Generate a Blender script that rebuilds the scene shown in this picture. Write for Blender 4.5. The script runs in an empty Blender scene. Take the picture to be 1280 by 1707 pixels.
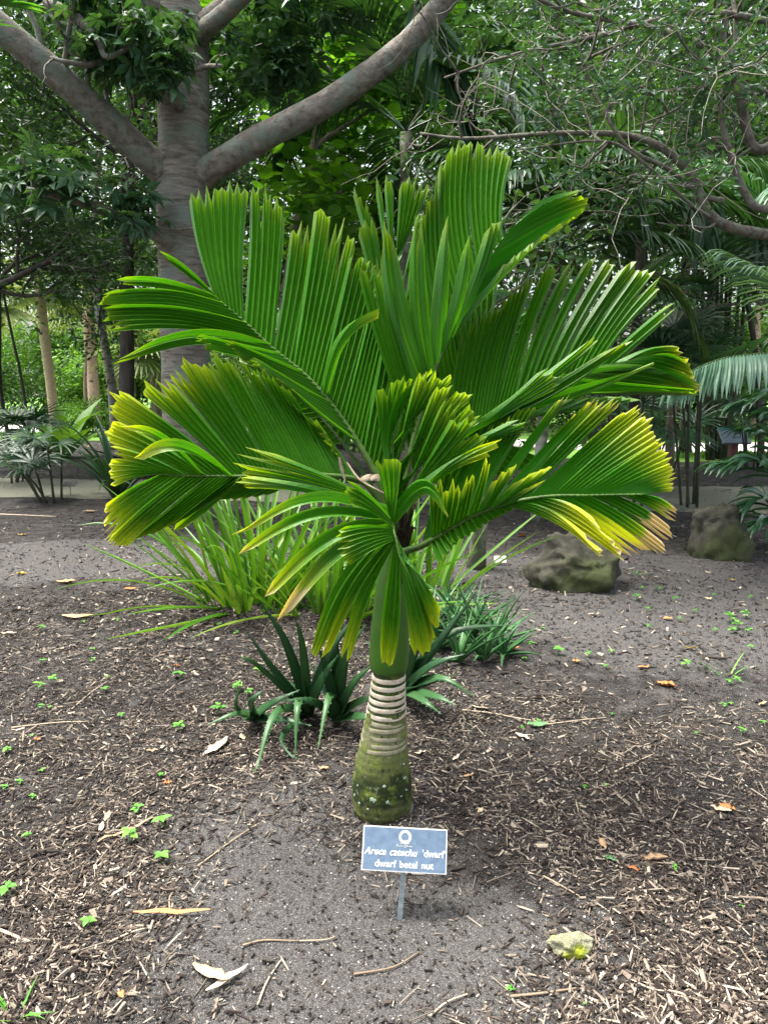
import bpy, math, random
import numpy as np
from mathutils import Vector, Matrix

# ------------------------------------------------------------------ camera, sky, sun, exposure
sc = bpy.context.scene
C = sc.collection
R = math.radians
CAM_H, PITCH, F_PX, CX, CY = 1.5, R(9.7), 1242.0, 640.0, 853.5
cam_d = bpy.data.cameras.new('camera'); cam = bpy.data.objects.new('camera', cam_d); C.objects.link(cam)
cam.location = (0, 0, CAM_H); cam.rotation_euler = (R(90) - PITCH, 0, 0)
cam_d.sensor_fit = 'VERTICAL'; cam_d.sensor_height = 36.0; cam_d.lens = 36.0 * F_PX / 1707.0
cam_d.clip_start = 0.05; cam_d.clip_end = 2000
sc.camera = cam

SUN_EL, SUN_AZ = R(70), R(-75)          # azimuth from +Y, clockwise
w = bpy.data.worlds.new('World'); sc.world = w; w.use_nodes = True
nt = w.node_tree; nt.nodes.clear()
sky = nt.nodes.new('ShaderNodeTexSky'); sky.sky_type = 'NISHITA'; sky.sun_disc = False
sky.sun_elevation = SUN_EL; sky.sun_rotation = SUN_AZ; sky.air_density = 1.0; sky.dust_density = 6.0; sky.ozone_density = 1.0
bgn = nt.nodes.new('ShaderNodeBackground'); bgn.inputs['Strength'].default_value = 0.085
hs = nt.nodes.new('ShaderNodeHueSaturation'); hs.inputs['Saturation'].default_value = 0.45
wo = nt.nodes.new('ShaderNodeOutputWorld')
nt.links.new(sky.outputs[0], hs.inputs['Color']); nt.links.new(hs.outputs[0], bgn.inputs['Color']); nt.links.new(bgn.outputs[0], wo.inputs['Surface'])
sd = bpy.data.lights.new('sun', 'SUN'); sd.energy = 1.5; sd.angle = R(18); sd.color = (1.0, 0.96, 0.88)
sun = bpy.data.objects.new('sun', sd); C.objects.link(sun)
sun.rotation_euler = Vector((-math.sin(SUN_AZ)*math.cos(SUN_EL), -math.cos(SUN_AZ)*math.cos(SUN_EL), -math.sin(SUN_EL))).to_track_quat('-Z', 'Y').to_euler()
sc.view_settings.view_transform = 'Standard'; sc.view_settings.look = 'None'
sc.view_settings.gamma = 1.0; sc.view_settings.use_curve_mapping = False
sc.view_settings.exposure = 2.5
sc.cycles.max_bounces = 7; sc.cycles.diffuse_bounces = 4; sc.cycles.glossy_bounces = 2; sc.cycles.transmission_bounces = 4
sc.cycles.use_denoising = True
try: sc.cycles.denoiser = 'OPENIMAGEDENOISE'
except Exception: pass
sc.cycles.caustics_reflective = False; sc.cycles.caustics_refractive = False
sc.cycles.sample_clamp_indirect = 6.0

# ------------------------------------------------------------------ geometry helpers
cp, sp_ = math.cos(PITCH), math.sin(PITCH)
def at(px, py, Y):
    a = (px - CX) / F_PX; b = -(py - CY) / F_PX
    dy = cp + sp_ * b; dz = -sp_ + cp * b
    s = Y / dy
    return Vector((a * s, Y, CAM_H + dz * s))
def proj(p):
    x, y, z = p[0], p[1], p[2] - CAM_H
    dpt = y * cp - z * sp_; up = y * sp_ + z * cp
    return (CX + F_PX * x / dpt, CY - F_PX * up / dpt)
def gz(x, y):
    x = np.asarray(x, float); y = np.asarray(y, float)
    h = 0.012*np.sin(3.1*x+1.3)*np.sin(2.3*y+.4) + 0.008*np.sin(6.7*x+2.2*y) + 0.006*np.sin(9.1*y-5.3*x+1) + 0.004*np.sin(17*x+3)*np.sin(15*y)
    h = h + 0.02*np.exp(-((x-0.0)**2+(y-2.5)**2)/0.25)
    k = np.clip((7.4 - y)/1.6, 0, 1); k = k*k*(3-2*k)
    kx = np.clip((7.5-np.abs(x))/1.5, 0, 1); kx = kx*kx*(3-2*kx)
    return h*k*kx
def G(px, py, dz=0.0):
    a = (px - CX) / F_PX; b = -(py - CY) / F_PX
    dy = cp + sp_ * b; dz_ = -sp_ + cp * b
    s = CAM_H / -dz_
    x, y = a*s, dy*s
    return Vector((x, y, float(gz(x, y)) + dz))
def V3(t): return Vector(t)
def catmull(pts, n):
    P = [np.array(p, float) for p in pts]
    if len(P) == 2: return [Vector(P[0]+(P[1]-P[0])*i/n) for i in range(n+1)]
    P = [2*P[0]-P[1]] + P + [2*P[-1]-P[-2]]
    out = []; m = len(P) - 3
    for i in range(n+1):
        t = i/n*m; k = min(int(t), m-1); t -= k
        a, b, c, d = P[k:k+4]
        out.append(Vector(0.5*((2*b)+(-a+c)*t+(2*a-5*b+4*c-d)*t*t+(-a+3*b-3*c+d)*t**3)))
    return out
def link(o, parent=None):
    C.objects.link(o)
    if parent is not None: o.parent = parent
    return o
def raw_mesh(name, V, F, uv=None, smooth=True):
    """V (n,3) array; F (m,k) array of equal-size polygons or a list of tuples"""
    me = bpy.data.meshes.new(name)
    if isinstance(F, np.ndarray):
        V = np.asarray(V, np.float32)
        m, k = F.shape
        me.vertices.add(len(V)); me.vertices.foreach_set('co', V.ravel())
        me.loops.add(m*k); me.loops.foreach_set('vertex_index', F.astype(np.int32).ravel())
        me.polygons.add(m); me.polygons.foreach_set('loop_start', np.arange(0, m*k, k, dtype=np.int32))
        me.polygons.foreach_set('use_smooth', np.full(m, smooth))
        me.update(calc_edges=True); me.validate()
    else:
        me.from_pydata([tuple(v) for v in V], [], F)
        me.polygons.foreach_set('use_smooth', [smooth]*len(me.polygons)); me.update()
    if uv is not None:
        ul = me.uv_layers.new(name='UVMap')
        idx = np.empty(len(me.loops), np.int32); me.loops.foreach_get('vertex_index', idx)
        ul.data.foreach_set('uv', np.asarray(uv, np.float32)[idx].ravel())
    return me
def obj(name, me, mat, parent=None):
    o = bpy.data.objects.new(name, me)
    if mat is not None and not me.materials: me.materials.append(mat)
    return link(o, parent)
def empty(name, loc=(0, 0, 0)):
    o = bpy.data.objects.new(name, None); o.location = loc; o.empty_display_size = 0.1
    return link(o)
def tag(o, label=None, cat=None, group=None, kind=None):
    if label: o['label'] = label
    if cat: o['category'] = cat
    if group: o['group'] = group
    if kind: o['kind'] = kind
    return o
class MB:
    def __init__(s): s.v = []; s.f = []; s.uv = []
    def add(s, V, F, uv=None):
        b = len(s.v); s.v += [tuple(v) for v in V]; s.f += [tuple(i+b for i in f) for f in F]
        s.uv += list(uv) if uv is not None else [(0, 0)]*len(V)
    def tube(s, pts, radii, n=8, cap=True):
        V = []; F = []; U = []
        prev = None; L = 0
        for i, p in enumerate(pts):
            p = Vector(p)
            t = (Vector(pts[min(i+1, len(pts)-1)]) - Vector(pts[max(i-1, 0)])).normalized()
            if prev is None:
                a = t.orthogonal().normalized()
            else:
                a = (prev - t*prev.dot(t)).normalized()
            prev = a; b = t.cross(a)
            if i: L += (p-Vector(pts[i-1])).length
            for k in range(n):
                q = 2*math.pi*k/n
                V.append(p + (a*math.cos(q)+b*math.sin(q))*radii[i]); U.append((k/n, L))
        for i in range(len(pts)-1):
            for k in range(n):
                F.append((i*n+k, i*n+(k+1) % n, (i+1)*n+(k+1) % n, (i+1)*n+k))
        if cap:
            F.append(tuple(range(n-1, -1, -1))); F.append(tuple((len(pts)-1)*n+k for k in range(n)))
        s.add(V, F, U)
    def box(s, c, sx, sy, sz, M=None):
        V = [Vector((x*sx/2, y*sy/2, z*sz/2)) for x in (-1, 1) for y in (-1, 1) for z in (-1, 1)]
        if M is not None: V = [M @ v for v in V]
        c = Vector(c)
        s.add([c+v for v in V], [(0,1,3,2),(4,6,7,5),(0,4,5,1),(2,3,7,6),(0,2,6,4),(1,5,7,3)])
    def blade(s, pts, wid, nrm, fold=0.2, thick=0.0, teeth=0.0, rng=None):
        """leaf strip along pts: left edge, midrib, right edge; thick adds an underside"""
        V = []; F = []; U = []; m = len(pts)
        cols = 4 if thick else 3
        nrm = Vector(nrm); edges = []
        for i, p in enumerate(pts):
            p = Vector(p)
            t = (Vector(pts[min(i+1, m-1)])-Vector(pts[max(i-1, 0)])).normalized()
            sd = t.cross(nrm)
            if sd.length < 1e-4: sd = t.orthogonal()
            sd.normalize(); up = sd.cross(t).normalized()
            h = wid[i]/2; v = i/(m-1)
            V += [p-sd*h+up*h*fold, p-up*h*fold*0.6, p+sd*h+up*h*fold]; U += [(0, v), (.5, v), (1, v)]
            if thick:
                V.append(p-up*(h*fold*.6+thick*min(1, h*2/max(wid)))); U.append((.5, v))
            edges.append((p-sd*h+up*h*fold, p+sd*h+up*h*fold, sd, t))
        for i in range(m-1):
            a, b = i*cols, (i+1)*cols
            F += [(a, a+1, b+1, b), (a+1, a+2, b+2, b+1)]
            if thick: F += [(a+2, a+3, b+3, b+2), (a+3, a, b, b+3)]
        s.add(V, F, U)
        if teeth:
            for i in range(m-1):
                for sgn, e in ((-1, 0), (1, 1)):
                    A, B = edges[i][e], edges[i+1][e]
                    k = max(1, int((B-A).length/0.022))
                    for q in range(k):
                        c = A.lerp(B, (q+.5)/k); t = (B-A).normalized()
                        s.add([c-t*teeth*.5, c+t*teeth*.5, c+edges[i][2]*sgn*teeth+t*teeth*.3], [(0, 1, 2)], [(0.5, .5)]*3)
    def build(s, name, mat, parent=None, smooth=True):
        return obj(name, raw_mesh(name, s.v, s.f, s.uv, smooth), mat, parent)
def bake(tv, tf, pos, X, Z, sx, sy):
    """copies of a small template (tv,tf) at pos, long axis X, normal Z"""
    tv = np.asarray(tv, np.float32); tf = np.asarray(tf, np.int32)
    N, k = len(pos), len(tv)
    X = X/np.linalg.norm(X, axis=1, keepdims=True)
    Yv = np.cross(Z, X); Yv /= np.linalg.norm(Yv, axis=1, keepdims=True)+1e-9
    Zv = np.cross(X, Yv)
    sx = np.broadcast_to(np.asarray(sx, float), (N,)); sy = np.broadcast_to(np.asarray(sy, float), (N,))
    P = (pos[:, None, :] + tv[None, :, 0:1]*(X*sx[:, None])[:, None, :] + tv[None, :, 1:2]*(Yv*sy[:, None])[:, None, :]
         + tv[None, :, 2:3]*(Zv*sx[:, None])[:, None, :])
    F = tf[None, :, :] + (np.arange(N)*k)[:, None, None]
    return P.reshape(-1, 3), F.reshape(-1, tf.shape[1])
LEAF_V = [(0,0,0), (.35,-.5,.05), (.4,0,-.03), (.35,.5,.05), (.75,-.28,.0), (.75,.28,.0), (1,0,-.1)]
LEAF_F = [(0,1,2), (0,2,3), (1,4,2), (2,5,3), (2,4,6), (2,6,5)]
QUAD_V = [(0,0,0), (.45,-.5,.05), (1,0,-.08), (.45,.5,.05)]
QUAD_F = [(0,1,2), (0,2,3)]
ROUND_V = [(.5,0,-.04)] + [(.5+.5*math.cos(a), .5*math.sin(a), .03) for a in [i*math.pi/4 for i in range(8)]]
ROUND_F = [(0, 1+i, 1+(i+1) % 8) for i in range(8)]
def digitate():
    V = []; F = []
    for k, (a, l) in enumerate(((-1.9, .6), (-1.1, .85), (-.35, 1), (.35, 1), (1.1, .85), (1.9, .6))):
        c, s = math.cos(a), math.sin(a); b = len(V)
        for (x, y, z) in ((.06, 0, 0), (.5, -.15, -.02), (.5, .15, -.02), (.55, 0, -.07), (1, 0, -.3)):
            x *= l; V.append((c*x-s*y, s*x+c*y, z*l))
        F += [(b, b+1, b+3), (b, b+3, b+2), (b+1, b+4, b+3), (b+3, b+4, b+2)]
    return V, F
DIG_V, DIG_F = digitate()

# ------------------------------------------------------------------ materials
def new_mat(name):
    m = bpy.data.materials.new(name); m.use_nodes = True
    n = m.node_tree; n.nodes.clear()
    return m, n, n.nodes.new('ShaderNodeOutputMaterial')
def N(n, t, **kw):
    x = n.nodes.new(t)
    for k, v in kw.items():
        if k.startswith('i_'): x.inputs[k[2:].replace('_', ' ')].default_value = v
        else: setattr(x, k, v)
    return x
def ramp(n, stops, fac, interp='LINEAR'):
    r = n.nodes.new('ShaderNodeValToRGB'); r.color_ramp.interpolation = interp
    e = r.color_ramp.elements
    while len(e) < len(stops): e.new(0.5)
    for k, (p, c) in enumerate(stops):
        e[k].position = p; e[k].color = (c[0], c[1], c[2], 1) if not isinstance(c, (int, float)) else (c, c, c, 1)
    n.links.new(fac, r.inputs[0]); return r.outputs[0]
def mixc(n, fac, a, b, mode='MIX'):
    x = n.nodes.new('ShaderNodeMix'); x.data_type = 'RGBA'; x.blend_type = mode
    for s, i in ((fac, 0), (a, 6), (b, 7)):
        if hasattr(s, 'is_output'): n.links.new(s, x.inputs[i])
        elif i == 0: x.inputs[0].default_value = s
        else: x.inputs[i].default_value = (*s, 1)
    return x.outputs[2]
def math_(n, op, a, b=None, clamp=False):
    x = n.nodes.new('ShaderNodeMath'); x.operation = op; x.use_clamp = clamp
    for i, s in enumerate((a, b)):
        if s is None: continue
        if hasattr(s, 'is_output'): n.links.new(s, x.inputs[i])
        else: x.inputs[i].default_value = s
    return x.outputs[0]
def noise(n, scale, detail=4, vec=None, rough=0.55, dist=0.0):
    x = N(n, 'ShaderNodeTexNoise'); x.inputs['Scale'].default_value = scale; x.inputs['Detail'].default_value = detail
    x.inputs['Roughness'].default_value = rough; x.inputs['Distortion'].default_value = dist
    if vec is not None: n.links.new(vec, x.inputs['Vector'])
    return x.outputs[0]
def mapping(n, src, scale=(1, 1, 1)):
    m = N(n, 'ShaderNodeMapping'); m.inputs['Scale'].default_value = scale; n.links.new(src, m.inputs[0]); return m.outputs[0]
def bump(n, h, strength=0.3, dist=0.01):
    b = N(n, 'ShaderNodeBump'); b.inputs['Strength'].default_value = strength; b.inputs['Distance'].default_value = dist
    n.links.new(h, b.inputs['Height']); return b.outputs[0]
def leaf_shader(n, out, col, rough=0.45, trans=0.3, nrm=None, tint=(1.25, 1.15, .35), spec=0.4):
    p = N(n, 'ShaderNodeBsdfPrincipled'); p.inputs['Roughness'].default_value = rough
    p.inputs['Specular IOR Level'].default_value = spec
    n.links.new(col, p.inputs['Base Color'])
    t = N(n, 'ShaderNodeBsdfTranslucent'); n.links.new(mixc(n, 1.0, col, tint, 'MULTIPLY'), t.inputs[0])
    if nrm is not None: n.links.new(nrm, p.inputs['Normal'])
    mx = N(n, 'ShaderNodeMixShader'); mx.inputs[0].default_value = trans
    n.links.new(p.outputs[0], mx.inputs[1]); n.links.new(t.outputs[0], mx.inputs[2]); n.links.new(mx.outputs[0], out.inputs[0])
def leaf_mat(name, stops, rough=0.45, trans=0.3, source='island', spec=0.4):
    m, n, out = new_mat(name)
    if source == 'island': f = N(n, 'ShaderNodeNewGeometry').outputs['Random Per Island']
    else: f = N(n, 'ShaderNodeObjectInfo').outputs['Random']
    tc = N(n, 'ShaderNodeTexCoord')
    f2 = math_(n, 'ADD', math_(n, 'MULTIPLY', f, .75), math_(n, 'MULTIPLY', noise(n, 1.3, 3, tc.outputs['Object']), .25))
    leaf_shader(n, out, ramp(n, stops, f2), rough, trans, spec=spec)
    return m
def bark_mat(name, c1, c2, c3=None, scale=8, stretch=(1, 1, .35), bstr=.6, spots=None):
    m, n, out = new_mat(name)
    tc = N(n, 'ShaderNodeTexCoord'); v = mapping(n, tc.outputs['Object'], stretch)
    f = noise(n, scale, 6, v, .65, .4)
    col = mixc(n, ramp(n, [(.35, 0.), (.68, 1.)], f), c1, c2)
    if c3: col = mixc(n, ramp(n, [(.5, 0.), (.62, 1.)], noise(n, scale*.45, 5, tc.outputs['Object'])), col, c3)
    if spots: col = mixc(n, ramp(n, [(.66, 0.), (.74, .8)], noise(n, scale*5, 4, mapping(n, tc.outputs['Object'], (.8, .8, 1.6)), .7)), col, spots)
    p = N(n, 'ShaderNodeBsdfPrincipled'); p.inputs['Roughness'].default_value = .85; p.inputs['Specular IOR Level'].default_value = .25
    n.links.new(col, p.inputs['Base Color'])
    h = math_(n, 'ADD', f, math_(n, 'MULTIPLY', noise(n, scale*5, 3, v), .4))
    n.links.new(bump(n, h, bstr, .02), p.inputs['Normal']); n.links.new(p.outputs[0], out.inputs[0])
    return m
def plain_mat(name, stops, scale=20, rough=.8, bstr=.2, source='noise', spec=.3):
    m, n, out = new_mat(name)
    tc = N(n, 'ShaderNodeTexCoord')
    nz = noise(n, scale, 5, tc.outputs['Object'])
    if source == 'island':
        f = N(n, 'ShaderNodeNewGeometry').outputs['Random Per Island']
        f = math_(n, 'ADD', math_(n, 'MULTIPLY', f, .85), math_(n, 'MULTIPLY', nz, .15))
    elif source == 'object':
        f = N(n, 'ShaderNodeObjectInfo').outputs['Random']
        f = math_(n, 'ADD', math_(n, 'MULTIPLY', f, .8), math_(n, 'MULTIPLY', nz, .2))
    else: f = nz
    p = N(n, 'ShaderNodeBsdfPrincipled'); p.inputs['Roughness'].default_value = rough; p.inputs['Specular IOR Level'].default_value = spec
    n.links.new(ramp(n, stops, f), p.inputs['Base Color'])
    if bstr: n.links.new(bump(n, nz, bstr, .005), p.inputs['Normal'])
    n.links.new(p.outputs[0], out.inputs[0]); return m

def palm_leaf_mat():
    m, n, out = new_mat('palm_leaf')
    tc = N(n, 'ShaderNodeTexCoord'); uv = N(n, 'ShaderNodeUVMap')
    sx = N(n, 'ShaderNodeSeparateXYZ'); n.links.new(uv.outputs[0], sx.inputs[0])
    u, v = sx.outputs[0], sx.outputs[1]
    yel = N(n, 'ShaderNodeAttribute', attribute_type='OBJECT', attribute_name='yel').outputs['Fac']
    brn = N(n, 'ShaderNodeAttribute', attribute_type='OBJECT', attribute_name='brn').outputs['Fac']
    nz = noise(n, 7, 5, tc.outputs['Object'])
    streak = noise(n, 1.0, 4, mapping(n, uv.outputs[0], (9, 1.2, 1)))
    green = mixc(n, ramp(n, [(.3, 0.), (.7, 1.)], streak), (.023, .125, .006), (.066, .255, .011))
    oi = N(n, 'ShaderNodeObjectInfo').outputs['Random']
    green = mixc(n, 1.0, green, ramp(n, [(0, (.62, .68, .7)), (.5, (1, 1, 1)), (1, (1.0, 1.0, 1.0))], oi), 'MULTIPLY')
    green = mixc(n, ramp(n, [(.5, 0.), (.8, .4)], nz), green, (.018, .085, .006))
    # yellowing grows from the tips inward
    g = math_(n, 'ADD', v, math_(n, 'MULTIPLY', math_(n, 'SUBTRACT', streak, .5), .5))
    g = math_(n, 'ADD', g, math_(n, 'MULTIPLY', yel, .75))
    col = mixc(n, ramp(n, [(.55, 0.), (.68, .25), (.88, 1.)], math_(n, "MULTIPLY", g, .62)), green, (.54, .58, .03))
    # brown burnt ends
    bsum = math_(n, 'ADD', math_(n, 'ADD', v, math_(n, 'MULTIPLY', math_(n, 'SUBTRACT', streak, .5), .35)), math_(n, 'MULTIPLY', brn, .5))
    col = mixc(n, ramp(n, [(.965, 0.), (1.0, 1.)], math_(n, 'MULTIPLY', bsum, .94)), col, (.48, .38, .22))
    # ribs: pale line along every fold
    fr = math_(n, 'ABSOLUTE', math_(n, 'SUBTRACT', math_(n, 'FRACT', math_(n, 'ADD', u, .5)), .5))
    col = mixc(n, ramp(n, [(.0, .45), (.07, 0.)], fr), col, (.22, .40, .03))
    # specks
    col = mixc(n, ramp(n, [(.68, 0.), (.73, .7)], noise(n, 120, 2, tc.outputs['Object'])), col, (.03, .06, .012))
    fine = N(n, 'ShaderNodeTexWave'); fine.inputs['Scale'].default_value = 3.2; fine.inputs['Distortion'].default_value = .6
    n.links.new(mapping(n, uv.outputs[0], (1, .1, 1)), fine.inputs['Vector'])
    nrm = bump(n, math_(n, 'ADD', fine.outputs[1], nz), .25, .002)
    leaf_shader(n, out, col, .33, .43, nrm, (1.5, 1.45, .3), .5)
    return m
M = {}
M['palm_leaf'] = palm_leaf_mat()
M['rachis'] = plain_mat('rachis', [(.3, (.025, .06, .008)), (.7, (.06, .12, .015))], 30, .5)
M['far_leaf'] = leaf_mat('far_leaf', [(.05, (.025, .075, .02)), (.5, (.05, .13, .03)), (.95, (.10, .21, .04))], .45, .42)
M['dark_leaf'] = leaf_mat('dark_leaf', [(.05, (.018, .055, .022)), (.6, (.035, .095, .034)), (.95, (.065, .15, .045))], .38, .36)
M['grey_leaf'] = leaf_mat('grey_leaf', [(.05, (.025, .075, .035)), (.6, (.042, .115, .05)), (.95, (.085, .18, .07))], .4, .38)
M['round_leaf'] = leaf_mat('round_leaf', [(.05, (.05, .16, .018)), (.6, (.095, .27, .025)), (.95, (.16, .36, .04))], .42, .55)
M['bright_leaf'] = leaf_mat('bright_leaf', [(.05, (.08, .2, .03)), (.6, (.13, .3, .05)), (.95, (.2, .38, .08))], .5, .4)
M['feather'] = leaf_mat('feather', [(.05, (.016, .055, .02)), (.6, (.03, .09, .03)), (.95, (.055, .13, .04))], .38, .25, 'island', .5)
M['blue_feather'] = leaf_mat('blue_feather', [(.05, (.09, .2, .13)), (.6, (.12, .25, .16)), (.95, (.16, .3, .19))], .42, .25, 'object', .5)
M['broad_feather'] = leaf_mat('broad_feather', [(.05, (.025, .09, .04)), (.6, (.04, .13, .055)), (.95, (.06, .17, .07))], .33, .22, 'object', .6)
M['fan'] = leaf_mat('fan', [(.05, (.10, .17, .05)), (.6, (.16, .23, .07)), (.95, (.25, .3, .1))], .5, .35)
M['strap'] = leaf_mat('strap', [(.05, (.045, .15, .015)), (.35, (.08, .22, .02)), (.75, (.11, .25, .025)), (.92, (.22, .30, .04)), (.99, (.27, .19, .08))], .4, .3, 'object')
M['aloe'] = leaf_mat('aloe', [(.05, (.018, .065, .022)), (.6, (.03, .095, .03)), (.95, (.055, .14, .042))], .42, .08, 'object')
M['aloe_small'] = leaf_mat('aloe_small', [(.05, (.03, .11, .035)), (.6, (.055, .16, .05)), (.95, (.09, .21, .06))], .42, .1, 'object')
M['seedling'] = leaf_mat('seedling', [(.05, (.07, .28, .03)), (.6, (.12, .38, .045)), (.95, (.2, .46, .06))], .5, .35, 'object')
M['grass'] = leaf_mat('grass', [(.05, (.07, .2, .03)), (.6, (.12, .3, .05)), (.95, (.18, .36, .07))], .55, .35)
M['bark_grey'] = bark_mat('bark_grey', (.10, .088, .07), (.30, .275, .235), (.19, .23, .19), 5, (1, 1, 5.5), 1.0, (.06, .05, .04))
M['bark_limb'] = bark_mat('bark_limb', (.10, .088, .07), (.29, .265, .225), (.18, .215, .18), 11, (1, 1, 1.3), .9, (.06, .05, .04))
M['bark_dark'] = bark_mat('bark_dark', (.03, .027, .022), (.09, .08, .065), None, 9, (1, 1, .3), .8)
M['bark_twig'] = bark_mat('bark_twig', (.07, .062, .05), (.21, .19, .155), (.15, .165, .12), 22, (1, 1, .7), .9)
M['twig_pale'] = bark_mat('twig_pale', (.16, .14, .11), (.34, .31, .26), None, 20, (1, 1, .6), .5)
M['bark_mid'] = bark_mat('bark_mid', (.09, .075, .06), (.22, .19, .15), None, 8, (1, 1, .3), .8)
M['bark_pale'] = bark_mat('bark_pale', (.3, .22, .16), (.5, .38, .28), None, 10, (1, 1, 3), .5)
M['bark_moss'] = bark_mat('bark_moss', (.07, .075, .05), (.17, .18, .12), (.3, .31, .25), 10, (1, 1, .8), .6)
M['bamboo'] = bark_mat('bamboo', (.03, .04, .025), (.08, .09, .05), None, 6, (1, 1, 3), .4)
M['chip'] = plain_mat('chip', [(0, (.018, .013, .011)), (.42, (.036, .027, .022)), (.62, (.092, .07, .054)), (.78, (.21, .17, .13)), (.91, (.37, .315, .245)), (1, (.52, .465, .38))], 60, .85, .25, 'island')
M['pebble'] = plain_mat('pebble', [(0, (.07, .06, .05)), (.4, (.17, .155, .13)), (.7, (.36, .335, .29)), (1, (.68, .65, .58))], 60, .8, .1, 'island')
M['dry_leaf'] = plain_mat('dry_leaf', [(0, (.32, .2, .1)), (.3, (.5, .34, .2)), (.6, (.55, .44, .3)), (1, (.62, .54, .42))], 25, .75, .3, 'object')
M['yellow_leaf'] = plain_mat('yellow_leaf', [(0, (.5, .3, .03)), (.5, (.62, .42, .05)), (1, (.6, .24, .07))], 25, .6, .3, 'object')
M['orange_leaf'] = plain_mat('orange_leaf', [(0, (.42, .14, .05)), (.5, (.55, .24, .08)), (1, (.5, .2, .1))], 25, .7, .3, 'object')
M['green_leaf'] = plain_mat('green_leaf', [(.2, (.08, .2, .08)), (.8, (.15, .3, .12))], 25, .5, .2)
M['twig'] = plain_mat('twig', [(0, (.17, .12, .08)), (.5, (.36, .28, .19)), (1, (.5, .43, .33))], 40, .85, .2, 'object')
M['rock'] = bark_mat('rock', (.03, .03, .022), (.10, .095, .068), (.05, .06, .022), 3.2, (1, 1, 1), 1.0)
M['mossy_rock'] = bark_mat('mossy_rock', (.17, .165, .10), (.32, .31, .21), (.26, .30, .02), 26, (1, 1, 1), .8)
M['sign_face'] = plain_mat('sign_face', [(.3, (.085, .135, .20)), (.7, (.14, .20, .28))], 40, .75, .05)
M['sign_edge'] = plain_mat('sign_edge', [(.3, (.55, .58, .58)), (.7, (.7, .72, .72))], 40, .5, .05)
M['letter'] = plain_mat('letter', [(.3, (.78, .78, .75)), (.7, (.85, .85, .82))], 40, .5, 0)
M['emblem'] = plain_mat('emblem', [(.3, (.62, .64, .48)), (.7, (.78, .79, .66))], 90, .5, 0)
M['post_metal'] = plain_mat('post_metal', [(.3, (.17, .21, .22)), (.7, (.32, .38, .38))], 60, .45, .15)
M['dark_sign'] = plain_mat('dark_sign', [(.3, (.02, .02, .02)), (.7, (.04, .04, .04))], 60, .6, .1)
M['teal_board'] = plain_mat('teal_board', [(.3, (.06, .33, .28)), (.7, (.09, .4, .34))], 30, .5, .05)
M['blue_board'] = plain_mat('blue_board', [(.3, (.16, .22, .28)), (.7, (.24, .31, .37))], 30, .4, .05)
M['red_post'] = plain_mat('red_post', [(.3, (.14, .07, .055)), (.7, (.22, .11, .09))], 30, .8, .3)

def ground_mat():
    m, n, out = new_mat('soil')
    tc = N(n, 'ShaderNodeTexCoord'); o = tc.outputs['Object']
    big = noise(n, .9, 5, o, .6); mid = noise(n, 9, 5, o, .65); fine = noise(n, 110, 4, o, .7); grit = noise(n, 380, 2, o, .6)
    soil = mixc(n, ramp(n, [(.35, 0.), (.65, 1.)], mid), (.015, .0135, .012), (.055, .05, .046))
    sand = mixc(n, ramp(n, [(.3, 0.), (.7, 1.)], fine), (.04, .038, .036), (.155, .148, .14))
    sx = N(n, 'ShaderNodeSeparateXYZ'); n.links.new(o, sx.inputs[0])
    def blob(cx, cy, rx, ry):
        a = math_(n, 'POWER', math_(n, 'ABSOLUTE', math_(n, 'DIVIDE', math_(n, 'SUBTRACT', sx.outputs[0], cx), rx)), 2)
        b = math_(n, 'POWER', math_(n, 'ABSOLUTE', math_(n, 'DIVIDE', math_(n, 'SUBTRACT', sx.outputs[1], cy), ry)), 2)
        return math_(n, 'SUBTRACT', 1, math_(n, 'ADD', a, b), True)
    f = math_(n, 'MAXIMUM', blob(-.33, 2.1, .62, .75), blob(.08, 1.75, .75, .4))
    f = math_(n, 'MAXIMUM', f, blob(2.2, 5.2, 2.6, 1.7)); f = math_(n, 'MAXIMUM', f, blob(-2.6, 6.3, 2.6, .9))
    f = math_(n, 'MAXIMUM', f, blob(1.6, 1.45, .6, .5))
    f = math_(n, 'ADD', f, math_(n, 'MULTIPLY', math_(n, 'SUBTRACT', big, .45), 1.1))
    f = math_(n, 'ADD', f, math_(n, 'MULTIPLY', math_(n, 'SUBTRACT', mid, .5), 1.5))
    f = math_(n, 'ADD', f, math_(n, 'MULTIPLY', math_(n, 'SUBTRACT', noise(n, 3.2, 4, o), .5), 1.0))
    col = mixc(n, ramp(n, [(.12, 0.), (.55, 1.)], f), soil, sand)
    col = mixc(n, ramp(n, [(.60, 0.), (.66, .9)], grit), col, (.45, .43, .40))
    col = mixc(n, ramp(n, [(.30, .9), (.40, 0.)], grit), col, (.02, .018, .016))
    col = mixc(n, ramp(n, [(.62, 0.), (.72, .8)], noise(n, 200, 2, o)), col, (.025, .02, .016))
    p = N(n, 'ShaderNodeBsdfPrincipled'); p.inputs['Roughness'].default_value = .95; p.inputs['Specular IOR Level'].default_value = .15
    n.links.new(col, p.inputs['Base Color'])
    h = math_(n, 'ADD', math_(n, 'MULTIPLY', mid, 1.5), math_(n, 'ADD', fine, math_(n, 'MULTIPLY', grit, .4)))
    n.links.new(bump(n, h, .9, .02), p.inputs['Normal']); n.links.new(p.outputs[0], out.inputs[0]); return m
M['soil'] = ground_mat()
M['path'] = plain_mat('path', [(.3, (.10, .105, .075)), (.7, (.22, .22, .165))], 45, .95, .5)
M['pale_path'] = plain_mat('pale_path', [(.3, (.5, .48, .45)), (.7, (.62, .6, .56))], 5, .9, .2)
M['lawn'] = plain_mat('lawn', [(.3, (.09, .2, .03)), (.7, (.15, .3, .05))], 12, .9, .5)

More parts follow.
